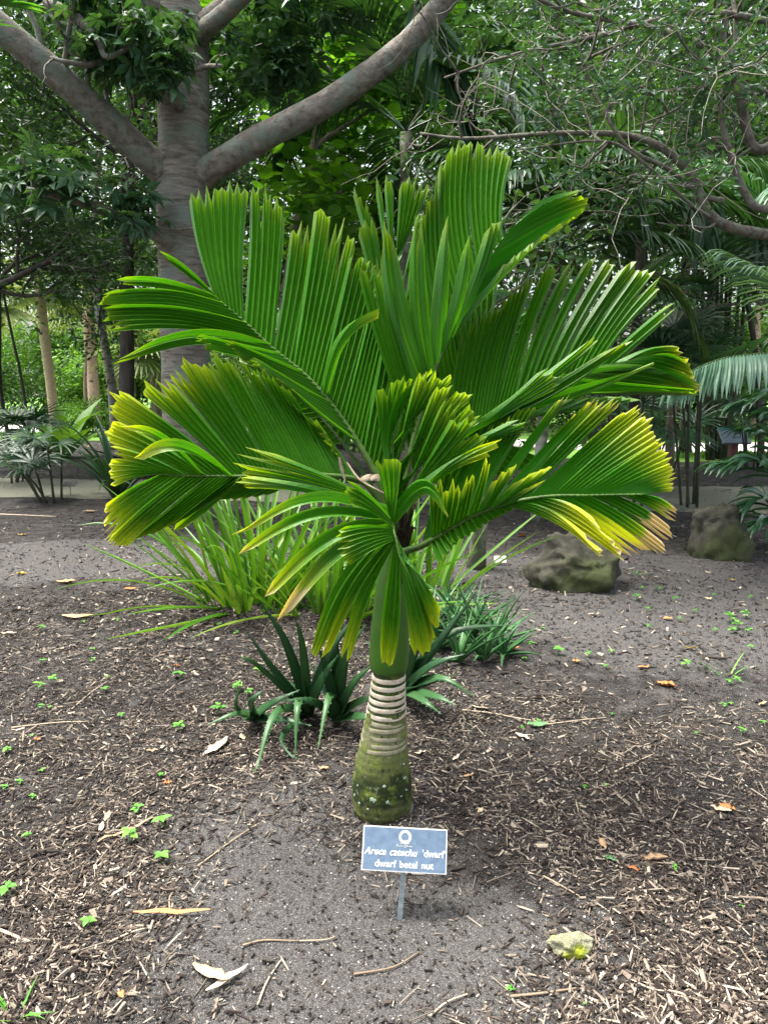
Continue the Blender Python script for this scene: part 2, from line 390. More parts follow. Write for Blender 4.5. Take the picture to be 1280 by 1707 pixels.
# ------------------------------------------------------------------ ground, paths
def axis(lims):
    a = []
    for (s, e, st) in lims: a += list(np.arange(s, e-1e-6, st))
    return np.array(a + [lims[-1][1]])
gx = axis([(-160, -20, 20), (-20, -8, 2), (-8, 8, .09), (8, 20, 2), (20, 160, 20)])
gy = axis([(-30, 0, 5), (0, 1, .5), (1, 7.6, .07), (7.6, 20, 1.5), (20, 200, 20)])
XX, YY = np.meshgrid(gx, gy); ZZ = gz(XX, YY)
Vg = np.stack([XX, YY, ZZ], -1).reshape(-1, 3); nx, ny = len(gx), len(gy)
ii, jj = np.meshgrid(np.arange(nx-1), np.arange(ny-1)); b0 = (jj*nx+ii).ravel()
Fg = np.stack([b0, b0+1, b0+nx+1, b0+nx], 1)
tag(obj('ground', raw_mesh('ground', Vg, Fg), M['soil']), kind='structure')
def sheet(name, lo, hi, mat, z):
    """strip between two polylines of (x,y) with ragged edges"""
    rng = random.Random(5); n = 120
    A = catmull([(x, y, 0) for x, y in lo], n); B = catmull([(x, y, 0) for x, y in hi], n)
    V = []; F = []
    for i in range(n+1):
        V += [(A[i].x, A[i].y+rng.uniform(-.06, .06), z), (B[i].x, B[i].y+rng.uniform(-.08, .08), z)]
        if i: k = 2*i; F.append((k-2, k, k+1, k-1))
    return tag(obj(name, raw_mesh(name, V, F, smooth=False), mat), kind='structure')
sheet('path', [(-14, 10.2), (-6, 10.0), (0, 9.4), (4, 8.7), (8, 8.4), (14, 8.6)], [(-14, 12.4), (-6, 12.0), (0, 11.4), (4, 11.0), (8, 11.0), (14, 11.4)], M['path'], .004)
sheet('lawn', [(-60, 21.5), (-20, 21), (0, 19), (4, 15.2), (9, 14.6), (40, 15)], [(-60, 90), (-20, 90), (0, 90), (10, 90), (30, 90), (50, 90)], M['lawn'], .004)
sheet('sunlit_path', [(-60, 24.8), (-20, 24.2), (-8, 22.6), (0, 20), (5, 17.2), (9, 16.6), (40, 17)], [(-60, 29), (-20, 28.4), (-8, 27), (0, 23.5), (5, 20), (10, 19.6), (40, 20)], M['pale_path'], .008)
# ------------------------------------------------------------------ the dwarf betel palm
YC = 2.45
palm = empty('betel_palm', G(640, 1350))
tag(palm, 'dwarf palm with swollen ringed trunk and broad pleated bright green fronds behind the blue sign', 'palm')
BASE = Vector(palm.location)
def pchild(o): o.matrix_parent_inverse = Matrix.Translation(-BASE); return o
def lathe(prof, n=40, tilt=0.0, wob=0.0):
    """prof: list of (centre Vector, radius)"""
    V = []; F = []
    for i, (c, r) in enumerate(prof):
        for k in range(n):
            q = 2*math.pi*k/n
            rr = r*(1+wob*math.sin(3*q+i*.13)*.5+wob*math.sin(5*q-i*.3)*.3)
            V.append((c[0]+rr*math.cos(q), c[1]+rr*math.sin(q), c[2]+tilt*r*math.cos(q+1)))
    for i in range(len(prof)-1):
        for k in range(n): F.append((i*n+k, i*n+(k+1) % n, (i+1)*n+(k+1) % n, (i+1)*n+k))
    F.append(tuple(range(n-1, -1, -1))); F.append(tuple((len(prof)-1)*n+k for k in range(n)))
    return V, F
def interp(tab, y):
    ys = [t[0] for t in tab]
    return [float(np.interp(y, ys, [t[k] for t in tab])) for k in range(1, len(tab[0]))]
# silhouette: image row, centre column, width  -> real heights and radii at the palm's distance
TR = [(880, 662, 36), (900, 660, 38), (930, 655, 42), (970, 653, 51), (1010, 652, 58), (1050, 650, 63), (1085, 649, 65), (1106, 648, 63), (1114, 648, 58), (1118, 648, 55),
      (1125, 648, 56), (1160, 646, 60), (1200, 643, 70), (1240, 639, 80), (1270, 637, 90), (1300, 637, 98), (1325, 637, 101), (1342, 637, 97), (1356, 637, 88), (1375, 637, 86)]
def prof(y0, y1, n, extra=0.0, grooves=None):
    out = []
    for i in range(n+1):
        y = y0+(y1-y0)*i/n; c, wd = interp(TR, y); p = at(c, y, YC)
        dpt = YC*cp-(p.z-CAM_H)*sp_
        r = wd/2*dpt/F_PX+extra
        if grooves: r *= 1-grooves(y)
        out.append((p, r))
    return out
def trunk_mat():
    m, n, out = new_mat('palm_trunk')
    tc = N(n, 'ShaderNodeTexCoord'); o = tc.outputs['Object']
    sx = N(n, 'ShaderNodeSeparateXYZ'); n.links.new(o, sx.inputs[0]); z = sx.outputs[2]
    zz = math_(n, 'ADD', z, math_(n, 'MULTIPLY', math_(n, 'SUBTRACT', noise(n, 14, 4, o), .5), .12))
    fib = noise(n, 18, 5, mapping(n, o, (4, 4, 1.2)), .7); blot = noise(n, 22, 5, o, .65)
    col = ramp(n, [(0, (.04, .045, .02)), (.09, (.10, .115, .04)), (.15, (.022, .03, .012)), (.27, (.03, .042, .013)), (.33, (.11, .125, .04)), (.42, (.13, .15, .05)), (.55, (.19, .19, .10)), (.66, (.10, .12, .045)), (.76, (.03, .05, .016)), (1, (.03, .055, .016))], math_(n, 'DIVIDE', zz, .55))
    col = mixc(n, ramp(n, [(.5, 0.), (.62, .7)], blot), col, (.15, .20, .028))
    col = mixc(n, ramp(n, [(.55, 0.), (.68, .9)], fib), col, (.02, .024, .012))
    col = mixc(n, ramp(n, [(.60, 0.), (.7, .45)], noise(n, 55, 3, o)), col, (.30, .32, .19))
    p = N(n, 'ShaderNodeBsdfPrincipled'); p.inputs['Roughness'].default_value = .85; p.inputs['Specular IOR Level'].default_value = .2
    n.links.new(col, p.inputs['Base Color']); n.links.new(bump(n, math_(n, 'ADD', fib, blot), .7, .01), p.inputs['Normal']); n.links.new(p.outputs[0], out.inputs[0]); return m
M['palm_trunk'] = trunk_mat()
M['scar'] = plain_mat('scar', [(.25, (.36, .28, .19)), (.5, (.56, .48, .37)), (.75, (.66, .6, .5))], 45, .8, .3)
M['old_scar'] = plain_mat('old_scar', [(.25, (.16, .16, .08)), (.5, (.3, .28, .18)), (.75, (.4, .37, .26))], 45, .85, .4)
M['crownshaft'] = plain_mat('crownshaft', [(.2, (.02, .075, .004)), (.8, (.05, .145, .009))], 6, .38, .05, spec=.5)
M['lichen'] = plain_mat('lichen', [(.3, (.30, .42, .30)), (.7, (.45, .55, .42))], 80, .9, .5)
ring_rows = [1127, 1140, 1152, 1163, 1174, 1185, 1195, 1206, 1217, 1228, 1239, 1250, 1261, 1272]
def groove(y):
    if y < 1120 or y > 1290: return .008*math.sin(y*.5) if y > 1290 else 0.0
    d = min(abs(y-r) for r in ring_rows)
    return .055*min(1, d/5)*max(.25, 1-(y-1120)/150)
V, F = lathe(prof(1375, 1112, 110, 0, groove), 40, 0, .02)
trunk = pchild(obj('trunk', raw_mesh('trunk', V, F), M['palm_trunk'], palm))
rng = random.Random(3)
for k, y in enumerate(ring_rows[:11]):
    h = 4.7-.06*k
    pr = [(a, b) for a, b in prof(y+h, y-h, 6, .0006 if k < 6 else .0003)]
    pr = [(c, r-(.006 if j in (0, 6) else .0004 if j in (1, 5) else 0)) for j, (c, r) in enumerate(pr)]
    V, F = lathe(pr, 36, rng.uniform(-.05, .05), .02)
    o = pchild(obj('leaf_scar', raw_mesh('leaf_scar', V, F), M['scar'] if k < 6 else M['old_scar'], palm))
V, F = lathe(prof(1117, 878, 40, .001), 40)
shaft = pchild(obj('crownshaft', raw_mesh('crownshaft', V, F), M['crownshaft'], palm)); shaft['label'] = 'smooth glossy green crownshaft above the rings'
mb = MB()
for k in range(6):      # split in the oldest sheath
    pass
for (px, py, s) in [(622, 1310, 7), (640, 1288, 4), (674, 1284, 4.5), (600, 1322, 4), (646, 1313, 4.5), (592, 1316, 4), (668, 1308, 3.5), (614, 1326, 3), (597, 1297, 3), (676, 1303, 3), (672, 1262, 3)]:
    c, wd = interp(TR, py); off = (px-c)/(wd/2); p = at(c, py, YC)
    r = wd/2*2.66/F_PX; q = math.asin(max(-.95, min(.95, off)))
    nrm = Vector((math.sin(q), -math.cos(q), .05)).normalized(); ctr = Vector((p.x, p.y, p.z))+nrm*(r+.0015)
    sdv = nrm.cross(Vector((0, 0, 1))).normalized(); up = sdv.cross(nrm)
    V = [ctr+nrm*.002]; F = []
    for k in range(12):
        a = k*math.pi/6; rr = s*.00155*(.45+.9*rng.random()); V.append(ctr+sdv*math.cos(a)*rr+up*math.sin(a)*rr-nrm*.0025)
        F.append((0, 1+k, 1+(k+1) % 12))
    pchild(obj('lichen_patch', raw_mesh('lichen_patch', V, F), M['lichen'], palm))

class Frond:
    def __init__(s, pts, r0=.011, r1=.003, label=None, seed=1):
        s.pts = catmull([at(*p) for p in pts], 60); s.px = [proj(p) for p in s.pts]
        mb = MB(); m = len(s.pts); mb.tube(s.pts, [r0+(r1-r0)*(i/(m-1))**.8 for i in range(m)], 8)
        s.o = pchild(mb.build('frond', M['rachis'], palm)); s.rng = random.Random(seed)
        if label: s.o['label'] = label
    def near(s, p):
        d = [(q[0]-p[0])**2+(q[1]-p[1])**2 for q in s.px]; k = int(np.argmin(d)); return k/(len(s.px)-1)
    def R(s, t):
        x = max(0, min(1, t))*(len(s.pts)-1); k = min(int(x), len(s.pts)-2); return s.pts[k].lerp(s.pts[k+1], x-k)
    def seg(s, a0, a1, A, B, n=5, bow=(0, 0, 0), yel=0., brn=0., notch=.14, jag=.036, wid=0., arc=.05, droop=0., pleat=.8):
        rng = s.rng
        t0 = s.near(a0) if not isinstance(a0, (int, float)) else a0
        t1 = s.near(a1) if not isinstance(a1, (int, float)) else a1
        A, B = at(*A), at(*B); m = 14; cols = 2*n+1
        if n > 2: A, B = A+(A-B)*.16, B+(B-A)*.16
        roots = [s.R(t0+(t1-t0)*j/(cols-1)) for j in range(cols)]
        cutk = []
        for j in range(cols):
            if j % 2 == 0:
                x = 1-jag*rng.uniform(.2, 2.0)
                if 0 < j < cols-1 and rng.random() < .35: x -= notch*rng.uniform(.3, 1.3)
            else: x = 1+jag*rng.uniform(-1.5, .9)
            cutk.append(x)
        cutk[0] -= jag*.8; cutk[-1] -= jag*.8
        G_ = np.zeros((cols, m+1, 3)); bw = np.array(bow, float)
        wave = rng.uniform(0, 6); L0 = (A-roots[0]).length
        for j in range(cols):
            u = j/(cols-1); tip = A.lerp(B, u); r = roots[j]
            vec = tip-r; tip = r+vec*(1+arc*math.sin(math.pi*u)); L = vec.length
            for i in range(m+1):
                v = i/m*cutk[j]
                p = np.array(r.lerp(tip, v)) + bw*math.sin(math.pi*min(1, v))
                p[2] -= droop*L*max(0, v-.35)**2*2
                p += np.array((0, .010, .006))*math.sin(wave+v*4+u*5)*v*L
                G_[j, i] = p
        # widen the middle for strap-like leaflets
        across = G_[-1]-G_[0]
        along = np.gradient((G_[0]+G_[-1])/2, axis=0)
        if wid:
            vdir = np.cross(along, np.array((0, -1., .35))); vdir /= np.linalg.norm(vdir, axis=1, keepdims=True)
            sgn = np.sign(np.sum(vdir*across, axis=1).mean()) or 1
            prof_ = np.sin(np.pi*np.clip(np.linspace(0.04, .985, m+1), 0, 1))**.6
            for j in range(cols): G_[j] += vdir*sgn*((j/(cols-1)-.5)*wid*prof_)[:, None]
            across = G_[-1]-G_[0]
        nr = np.cross(across, along); nr /= np.linalg.norm(nr, axis=1, keepdims=True)+1e-9
        spc = np.linalg.norm(across, axis=1)/(cols-1)
        for j in range(cols):
            sg = 1 if j % 2 else -1
            G_[j] += nr*(sg*pleat*np.minimum(spc, .011))[:, None]
        V = G_.reshape(-1, 3); st = m+1
        Fq = [(j*st+i, (j+1)*st+i, (j+1)*st+i+1, j*st+i+1) for j in range(cols-1) for i in range(m)]
        uv = [(j/2, i/m) for j in range(cols) for i in range(m+1)]
        me = raw_mesh('leaflet', V, np.array(Fq), uv, smooth=False)
        # smooth along the blade but keep the pleat creases crisp
        o = obj('leaflet', me, M['palm_leaf'], s.o); o.matrix_parent_inverse = Matrix.Translation(-BASE)
        o.parent = s.o; o.matrix_parent_inverse = Matrix.Identity(4)
        o['yel'] = float(yel); o['brn'] = float(brn)
        if brn > .4: o['label'] = 'yellowed leaflets with brown burnt tips'
        return o

# --- upper left frond
f = Frond([(655, 870, 2.47), (626, 789, 2.50), (564, 690, 2.56), (510, 627, 2.60), (456, 582, 2.64), (407, 536, 2.68), (350, 488, 2.73)], .015, .003, 'tall frond leaning towards the grey tree trunk', 11)
f.seg((353, 491), (405, 536), (326, 322, 2.86), (404, 306, 2.88), 8, (-.02, .03, 0), .05)
f.seg((405, 536), (455, 582), (424, 314, 2.88), (468, 345, 2.88), 6, (0, .03, 0), .05, notch=.2)
f.seg((455, 582), (486, 606), (490, 380, 2.86), (522, 392, 2.86), 4, (0, .03, 0), .12)
f.seg((486, 606), (530, 652), (534, 346, 2.84), (586, 398, 2.84), 7, (0, .03, 0), .12, notch=.2)
f.seg((530, 652), (570, 697), (590, 425, 2.80), (630, 455, 2.80), 6, (0, .02, 0), 0)
f.seg((570, 697), (600, 745), (628, 490, 2.74), (655, 500, 2.74), 6, (.0, .02, 0), 0)
f.seg((600, 745), (640, 820), (655, 520, 2.68), (700, 560, 2.66), 7, (.0, .02, 0), 0)
f.seg((536, 658), (542, 664), (634, 520, 2.46), (640, 523, 2.45), 1, (-.03, 0, .06), .25, wid=.024)
f.seg((352, 490), (360, 497), (262, 416, 2.74), (276, 432, 2.74), 2, (0, 0, .01), .1, wid=.02)
f.seg((362, 497), (372, 506), (197, 463, 2.70), (215, 478, 2.70), 2, (0, 0, .02), .1, wid=.015)
f.seg((372, 506), (410, 540), (176, 492, 2.68), (181, 512, 2.66), 5, (0, 0, .03), .08, notch=.25)
f.seg((410, 540), (450, 577), (178, 516, 2.64), (184, 548, 2.62), 6, (0, 0, .03), .0, notch=.25)
f.seg((450, 577), (468, 590), (198, 600, 2.52), (202, 608, 2.52), 2, (0, 0, .06), .12, wid=.03)
f.seg((468, 590), (505, 622), (330, 560, 2.54), (345, 580, 2.52), 5, (0, -.02, .0), 0)
f.seg((505, 622), (550, 672), (380, 570, 2.50), (405, 600, 2.48), 6, (0, -.02, 0), 0)
f.seg((550, 672), (600, 740), (420, 600, 2.48), (470, 640, 2.46), 6, (0, -.02, 0), 0)
# --- lower left frond
f = Frond([(652, 880, 2.43), (610, 808, 2.41), (540, 792, 2.37), (470, 792, 2.33), (400, 794, 2.30), (303, 793, 2.26), (266, 791, 2.24)], .012, .003, 'low frond with yellowed tips spread towards the grey tree', 12)
f.seg((268, 791), (318, 793), (186, 804, 2.20), (188, 750, 2.22), 7, (0, 0, .01), .42, brn=.06)
f.seg((318, 793), (352, 794), (186, 738, 2.24), (186, 702, 2.25), 4, (0, 0, .01), .45, notch=.2)
f.seg((352, 794), (392, 794), (188, 690, 2.27), (197, 652, 2.29), 5, (0, .01, .01), .40, notch=.25)
f.seg((392, 794), (415, 794), (238, 648, 2.32), (274, 632, 2.33), 4, (0, .02, 0), .25)
f.seg((415, 794), (455, 793), (283, 617, 2.36), (334, 604, 2.38), 6, (0, .02, 0), .22, notch=.2)
f.seg((455, 793), (482, 793), (348, 600, 2.40), (382, 604, 2.40), 5, (0, .02, 0), .12)
f.seg((482, 793), (525, 793), (390, 600, 2.42), (420, 612, 2.43), 6, (0, .02, 0), .1, notch=.2)
f.seg((525, 793), (565, 794), (430, 617, 2.44), (480, 650, 2.45), 6, (0, .02, 0), .0)
f.seg((565, 794), (590, 798), (480, 668, 2.44), (528, 705, 2.44), 5, (0, .02, 0), .0)
f.seg((588, 798), (606, 806), (525, 705, 2.43), (564, 765, 2.42), 5, (0, .02, 0), .1)
f.seg((268, 790), (308, 793), (174, 850, 2.17), (180, 893, 2.16), 6, (0, -.01, .01), .42, brn=.12, notch=.2)
f.seg((308, 793), (345, 793), (184, 900, 2.15), (206, 912, 2.16), 5, (0, -.01, .01), .36, notch=.2)
f.seg((345, 793), (392, 794), (215, 905, 2.18), (275, 880, 2.21), 6, (0, -.01, 0), .12)
f.seg((392, 794), (450, 793), (282, 875, 2.24), (348, 835, 2.28), 6, (0, 0, 0), 0)
f.seg((450, 793), (520, 793), (352, 835, 2.30), (430, 826, 2.34), 6, (0, 0, 0), 0)
f.seg((395, 800), (404, 800), (290, 876, 2.27), (298, 885, 2.27), 1, (0, 0, .0), .2, wid=.03)
f.seg((385, 793), (390, 794), (228, 762, 2.18), (234, 770, 2.18), 1, (0, -.05, .07), .5, wid=.03)
f.seg((340, 793), (343, 793), (204, 712, 2.18), (207, 718, 2.18), 1, (0, -.03, .05), .5, wid=.02)
# --- back upright frond (narrow tips)
f = Frond([(662, 870, 2.52), (655, 760, 2.62), (652, 640, 2.72), (655, 520, 2.82), (660, 440, 2.88)], .011, .003, 'upright young frond behind the others', 13)
for (a0, a1, A, B, n) in [((655, 560), (655, 530), (590, 318, 2.96), (612, 345, 2.96), 3), ((655, 600), (655, 560), (598, 380, 2.92), (622, 370, 2.92), 3),
                          ((655, 520), (657, 490), (624, 306, 2.98), (634, 304, 2.98), 1), ((656, 500), (658, 470), (640, 302, 3.0), (656, 306, 3.0), 2),
                          ((657, 480), (660, 440), (672, 304, 3.0), (712, 306, 3.0), 5), ((655, 560), (657, 500), (700, 350, 2.96), (718, 370, 2.96), 5),
                          ((654, 640), (655, 580), (690, 440, 2.9), (720, 470, 2.9), 6), ((655, 700), (653, 620), (600, 460, 2.86), (640, 420, 2.88), 7),
                          ((657, 780), (654, 700), (610, 560, 2.76), (635, 520, 2.78), 6), ((655, 760), (654, 660), (730, 560, 2.78), (712, 500, 2.82), 6)]:
    f.seg(a0, a1, A, B, n, (0, .02, 0), .05, notch=.15)
# --- tall frond, top
f = Frond([(664, 868, 2.50), (690, 730, 2.58), (725, 615, 2.65), (760, 545, 2.70), (795, 470, 2.76), (838, 398, 2.82), (880, 362, 2.86)], .013, .003, 'tallest frond with a broad blade reaching highest', 14)
f.seg((735, 595), (768, 528), (700, 385, 2.88), (735, 290, 2.93), 6, (-.03, .02, 0), .06)
f.seg((768, 528), (800, 460), (738, 262, 2.95), (783, 234, 2.97), 6, (-.03, .02, 0), .08, notch=.08)
f.seg((800, 460), (836, 400), (788, 240, 2.98), (847, 256, 2.98), 7, (-.015, .02, 0), .08, notch=.08)
f.seg((878, 364), (852, 386), (925, 334, 2.88), (960, 322, 2.86), 4, (0, 0, .03), .2, notch=.2)
f.seg((852, 386), (822, 422), (962, 322, 2.82), (980, 342, 2.80), 4, (0, 0, .02), .18, notch=.25)
f.seg((822, 422), (795, 470), (976, 348, 2.77), (945, 372, 2.75), 5, (.01, 0, .015), .15, notch=.25)
f.seg((795, 470), (772, 518), (940, 372, 2.73), (895, 405, 2.70), 5, (.01, 0, .01), .1, notch=.25)
f.seg((772, 518), (750, 562), (890, 408, 2.69), (845, 440, 2.66), 5, (.01, 0, .01), .05)
f.seg((705, 680), (716, 640), (640, 382, 2.62), (655, 392, 2.62), 2, (-.03, -.02, 0), .1, wid=.045)
f.seg((712, 655), (725, 615), (690, 372, 2.64), (706, 380, 2.64), 2, (-.02, -.02, 0), .08, wid=.03)
f.seg((722, 622), (735, 595), (742, 362, 2.66), (748, 372, 2.66), 1, (-.005, -.02, 0), .12, wid=.035)
f.seg((732, 600), (745, 575), (775, 402, 2.64), (782, 410, 2.64), 1, (.01, -.02, 0), .1, wid=.03)
f.seg((740, 585), (760, 548), (815, 375, 2.66), (832, 372, 2.68), 3, (.015, -.02, 0), .1, wid=.01)
f.seg((690, 730), (705, 680), (600, 440, 2.64), (650, 470, 2.62), 5, (-.02, -.02, 0), .0)
# --- right frond
f = Frond([(668, 875, 2.46), (725, 775, 2.50), (800, 706, 2.53), (870, 655, 2.56), (960, 622, 2.58), (1040, 606, 2.60), (1085, 602, 2.61)], .013, .003, 'wide frond arching towards the shrub branch', 15)
f.seg((745, 755), (790, 714), (778, 545, 2.72), (835, 508, 2.74), 7, (-.01, .02, 0), 0)
f.seg((790, 714), (830, 682), (842, 500, 2.75), (886, 464, 2.76), 6, (-.01, .02, 0), .03, notch=.2)
f.seg((830, 682), (858, 662), (905, 454, 2.77), (926, 448, 2.77), 4, (-.01, .02, 0), .05)
f.seg((858, 662), (880, 650), (950, 432, 2.77), (962, 440, 2.77), 2, (-.01, .02, 0), .05, wid=.01)
f.seg((880, 650), (900, 643), (982, 428, 2.77), (990, 440, 2.77), 2, (-.01, .02, 0), .05, wid=.01)
f.seg((900, 643), (925, 634), (1014, 426, 2.77), (1026, 445, 2.77), 2, (-.01, .02, 0), .05, wid=.01)
f.seg((925, 634), (952, 624), (1046, 436, 2.76), (1062, 456, 2.76), 3, (-.01, .02, 0), .05)
f.seg((952, 624), (995, 614), (1070, 448, 2.76), (1100, 476, 2.75), 5, (-.01, .02, 0), .05, notch=.2)
f.seg((995, 614), (1015, 610), (1118, 505, 2.72), (1124, 518, 2.72), 2, (0, .01, .0), .1, wid=.015)
f.seg((1015, 610), (1084, 602), (1132, 582, 2.60), (1154, 624, 2.58), 6, (0, 0, .02), .28, brn=.1, notch=.1)
f.seg((930, 632), (1010, 611), (1150, 630, 2.54), (1164, 652, 2.52), 5, (0, -.02, .03), .14, brn=.1, notch=.2)
f.seg((890, 648), (1070, 603), (1160, 655, 2.53), (1148, 612, 2.57), 9, (0, -.01, .025), .2, brn=.08, notch=.12)
f.seg((860, 660), (930, 632), (1120, 655, 2.48), (1165, 655, 2.48), 6, (0, -.02, -.0), .06, notch=.15)
f.seg((800, 706), (850, 668), (960, 662, 2.44), (1060, 664, 2.44), 6, (0, -.02, -.02), .0)
f.seg((795, 712), (812, 697), (980, 568, 2.44), (990, 574, 2.44), 2, (0, -.03, -.01), .1, wid=.03)
f.seg((780, 722), (800, 706), (1030, 572, 2.43), (1040, 578, 2.43), 2, (0, -.03, -.02), .12, wid=.03)
f.seg((815, 697), (840, 677), (1085, 602, 2.42), (1092, 608, 2.42), 2, (0, -.03, -.02), .1, wid=.025)
f.seg((760, 740), (785, 718), (905, 620, 2.42), (930, 640, 2.42), 4, (0, -.03, 0), .0)
f.seg((740, 760), (765, 738), (860, 700, 2.40), (880, 718, 2.40), 4, (0, -.03, 0), .0)
# --- low right frond, yellowing, burnt tips
f = Frond([(672, 920, 2.38), (712, 905, 2.34), (785, 862, 2.28), (840, 841, 2.25), (910, 828, 2.22), (985, 826, 2.20), (1075, 824, 2.17)], .013, .003, 'low yellowing frond drooping over the boulder', 16)
f.seg((785, 862), (815, 850), (930, 668, 2.38), (948, 660, 2.38), 4, (0, .02, 0), .15, brn=.1)
f.seg((815, 850), (845, 840), (960, 690, 2.37), (1000, 664, 2.37), 4, (0, .02, 0), .25, brn=.15, notch=.2)
f.seg((845, 840), (875, 834), (1005, 672, 2.35), (1032, 672, 2.35), 4, (0, .02, 0), .28, brn=.1)
f.seg((875, 834), (915, 828), (1046, 684, 2.33), (1074, 686, 2.33), 5, (0, .02, 0), .42, brn=.08)
f.seg((915, 828), (960, 827), (1078, 696, 2.31), (1096, 732, 2.29), 6, (0, .02, 0), .48, brn=.06)
f.seg((960, 827), (1010, 826), (1098, 738, 2.28), (1118, 770, 2.25), 6, (0, .01, 0), .45, brn=.06)
f.seg((1010, 826), (1073, 824), (1122, 778, 2.24), (1124, 812, 2.20), 6, (0, .01, 0), .45, brn=.12)
f.seg((1073, 824), (1030, 825), (1126, 850, 2.15), (1122, 868, 2.14), 4, (0, 0, .01), .5, brn=.35, notch=.3)
f.seg((1030, 825), (985, 826), (1118, 882, 2.12), (1112, 900, 2.11), 4, (0, 0, .01), .3, brn=.75, notch=.35)
f.seg((985, 826), (940, 827), (1105, 908, 2.10), (1094, 922, 2.10), 4, (0, 0, .01), .55, brn=.55, notch=.3)
f.seg((940, 827), (900, 829), (1080, 916, 2.09), (1046, 926, 2.08), 4, (0, 0, .015), .95, brn=.25, notch=.3)
f.seg((900, 829), (860, 836), (1000, 880, 2.10), (1046, 938, 2.07), 5, (0, 0, .02), .95, brn=.15, notch=.3)
f.seg((870, 834), (840, 841), (985, 905, 2.08), (1008, 932, 2.06), 4, (0, 0, .025), .8, brn=.12)
f.seg((722, 900), (755, 880), (790, 735, 2.44), (838, 705, 2.44), 6, (0, .03, 0), .0)
f.seg((755, 880), (785, 862), (838, 706, 2.42), (890, 676, 2.42), 6, (0, .03, 0), .05)
f.seg((700, 910), (730, 894), (745, 770, 2.44), (795, 738, 2.44), 5, (0, .03, 0), .0)
for (a0, a1, A, B, n, y) in [((716, 902), (735, 891), (716, 806, 2.30), (735, 802, 2.29), 3, .3), ((735, 891), (757, 878), (742, 806, 2.26), (766, 804, 2.25), 3, .3),
                             ((757, 878), (778, 866), (776, 800, 2.23), (792, 788, 2.22), 3, .35), ((778, 866), (795, 858), (806, 768, 2.21), (818, 762, 2.20), 2, .38),
                             ((795, 858), (815, 850), (830, 792, 2.19), (866, 762, 2.18), 3, .38), ((815, 850), (835, 843), (880, 790, 2.17), (930, 766, 2.16), 3, .42),
                             ((835, 843), (850, 838), (890, 808, 2.16), (905, 800, 2.16), 2, .4)]:
    f.seg(a0, a1, A, B, n, (0, -.01, 0), y, notch=.2, jag=.1)
for (a0, a1, A, B, n) in [((720, 900), (750, 884), (735, 935, 2.28), (760, 905, 2.27), 4), ((750, 884), (790, 862), (762, 903, 2.26), (800, 880, 2.25), 5), ((790, 862), (840, 841), (810, 872, 2.25), (850, 852, 2.24), 5)]:
    f.seg(a0, a1, A, B, n, (0, 0, 0), 0)
# --- middle fan of yellow-tipped blades
f = Frond([(660, 880, 2.40), (655, 800, 2.37), (657, 730, 2.36), (668, 690, 2.36)], .009, .003, 'short fan of yellow-tipped blades in the heart of the crown', 17)
f.seg((655, 800), (667, 692), (668, 645, 2.38), (716, 620, 2.36), 6, (-.02, 0, 0), .2, jag=.04)
f.seg((656, 830), (656, 740), (700, 630, 2.34), (754, 632, 2.33), 6, (-.012, -.01, 0), .2, jag=.04)
f.seg((657, 845), (655, 780), (732, 642, 2.31), (780, 660, 2.30), 6, (-.005, -.01, 0), .2, jag=.04)
f.seg((658, 855), (656, 810), (745, 668, 2.29), (792, 695, 2.28), 6, (0, -.01, 0), .12, jag=.04)
f.seg((659, 862), (657, 835), (762, 695, 2.27), (808, 728, 2.26), 5, (0, -.01, 0), .06, jag=.04)
f.seg((656, 820), (660, 720), (632, 650, 2.42), (682, 630, 2.4), 6, (-.01, .01, 0), .08)
# --- front frond, bending down towards the path
f = Frond([(662, 880, 2.38), (655, 850, 2.30), (651, 858, 2.22), (655, 878, 2.16), (660, 900, 2.12), (668, 925, 2.10)], .008, .003, 'small front frond hanging over the crownshaft', 18)
f.seg((651, 858), (654, 872), (629, 768, 2.14), (664, 766, 2.14), 4, (0, -.02, .0), .12, jag=.03)
f.seg((653, 868), (656, 882), (582, 804, 2.11), (578, 834, 2.10), 4, (0, -.02, .015), .08, jag=.04)
f.seg((656, 880), (660, 900), (566, 888, 2.06), (576, 938, 2.05), 7, (0, -.02, .012), .12, jag=.05, arc=.1)
f.seg((660, 902), (662, 908), (636, 1106, 2.14), (654, 1110, 2.14), 3, (0, -.03, 0), .35, wid=.026, jag=.04)
f.seg((657, 890), (668, 924), (690, 1088, 2.12), (724, 1072, 2.11), 4, (.008, -.03, .0), .34, jag=.05)
f.seg((658, 892), (668, 922), (718, 1072, 2.10), (733, 1026, 2.09), 3, (.012, -.03, .01), .34, jag=.06)
f.seg((655, 858), (652, 852), (393, 812, 2.20), (402, 796, 2.21), 3, (0, -.01, .02), .25, jag=.06)
f.seg((654, 852), (656, 848), (404, 800, 2.24), (420, 752, 2.25), 5, (0, 0, .015), .22, jag=.06, notch=.3)
f.seg((653, 862), (655, 866), (402, 888, 2.17), (407, 893, 2.17), 1, (0, 0, .085), .38, wid=.022, brn=.12)
f.seg((654, 866), (656, 870), (394, 926, 2.15), (400, 931, 2.15), 1, (0, 0, .075), .3, wid=.024, brn=.15)
f.seg((655, 870), (657, 875), (436, 996, 2.12), (446, 1001, 2.12), 1, (0, 0, .07), .36, wid=.03, brn=.15)
f.seg((656, 876), (658, 880), (461, 1032, 2.10), (472, 1036, 2.10), 1, (0, 0, .06), .45, wid=.03, brn=.45)
f.seg((657, 884), (659, 890), (516, 1086, 2.11), (536, 1092, 2.11), 2, (-.02, -.01, .045), .2, wid=.022)
f.seg((658, 890), (660, 896), (538, 1086, 2.12), (547, 1090, 2.12), 1, (-.01, -.01, .03), .42, wid=.02)
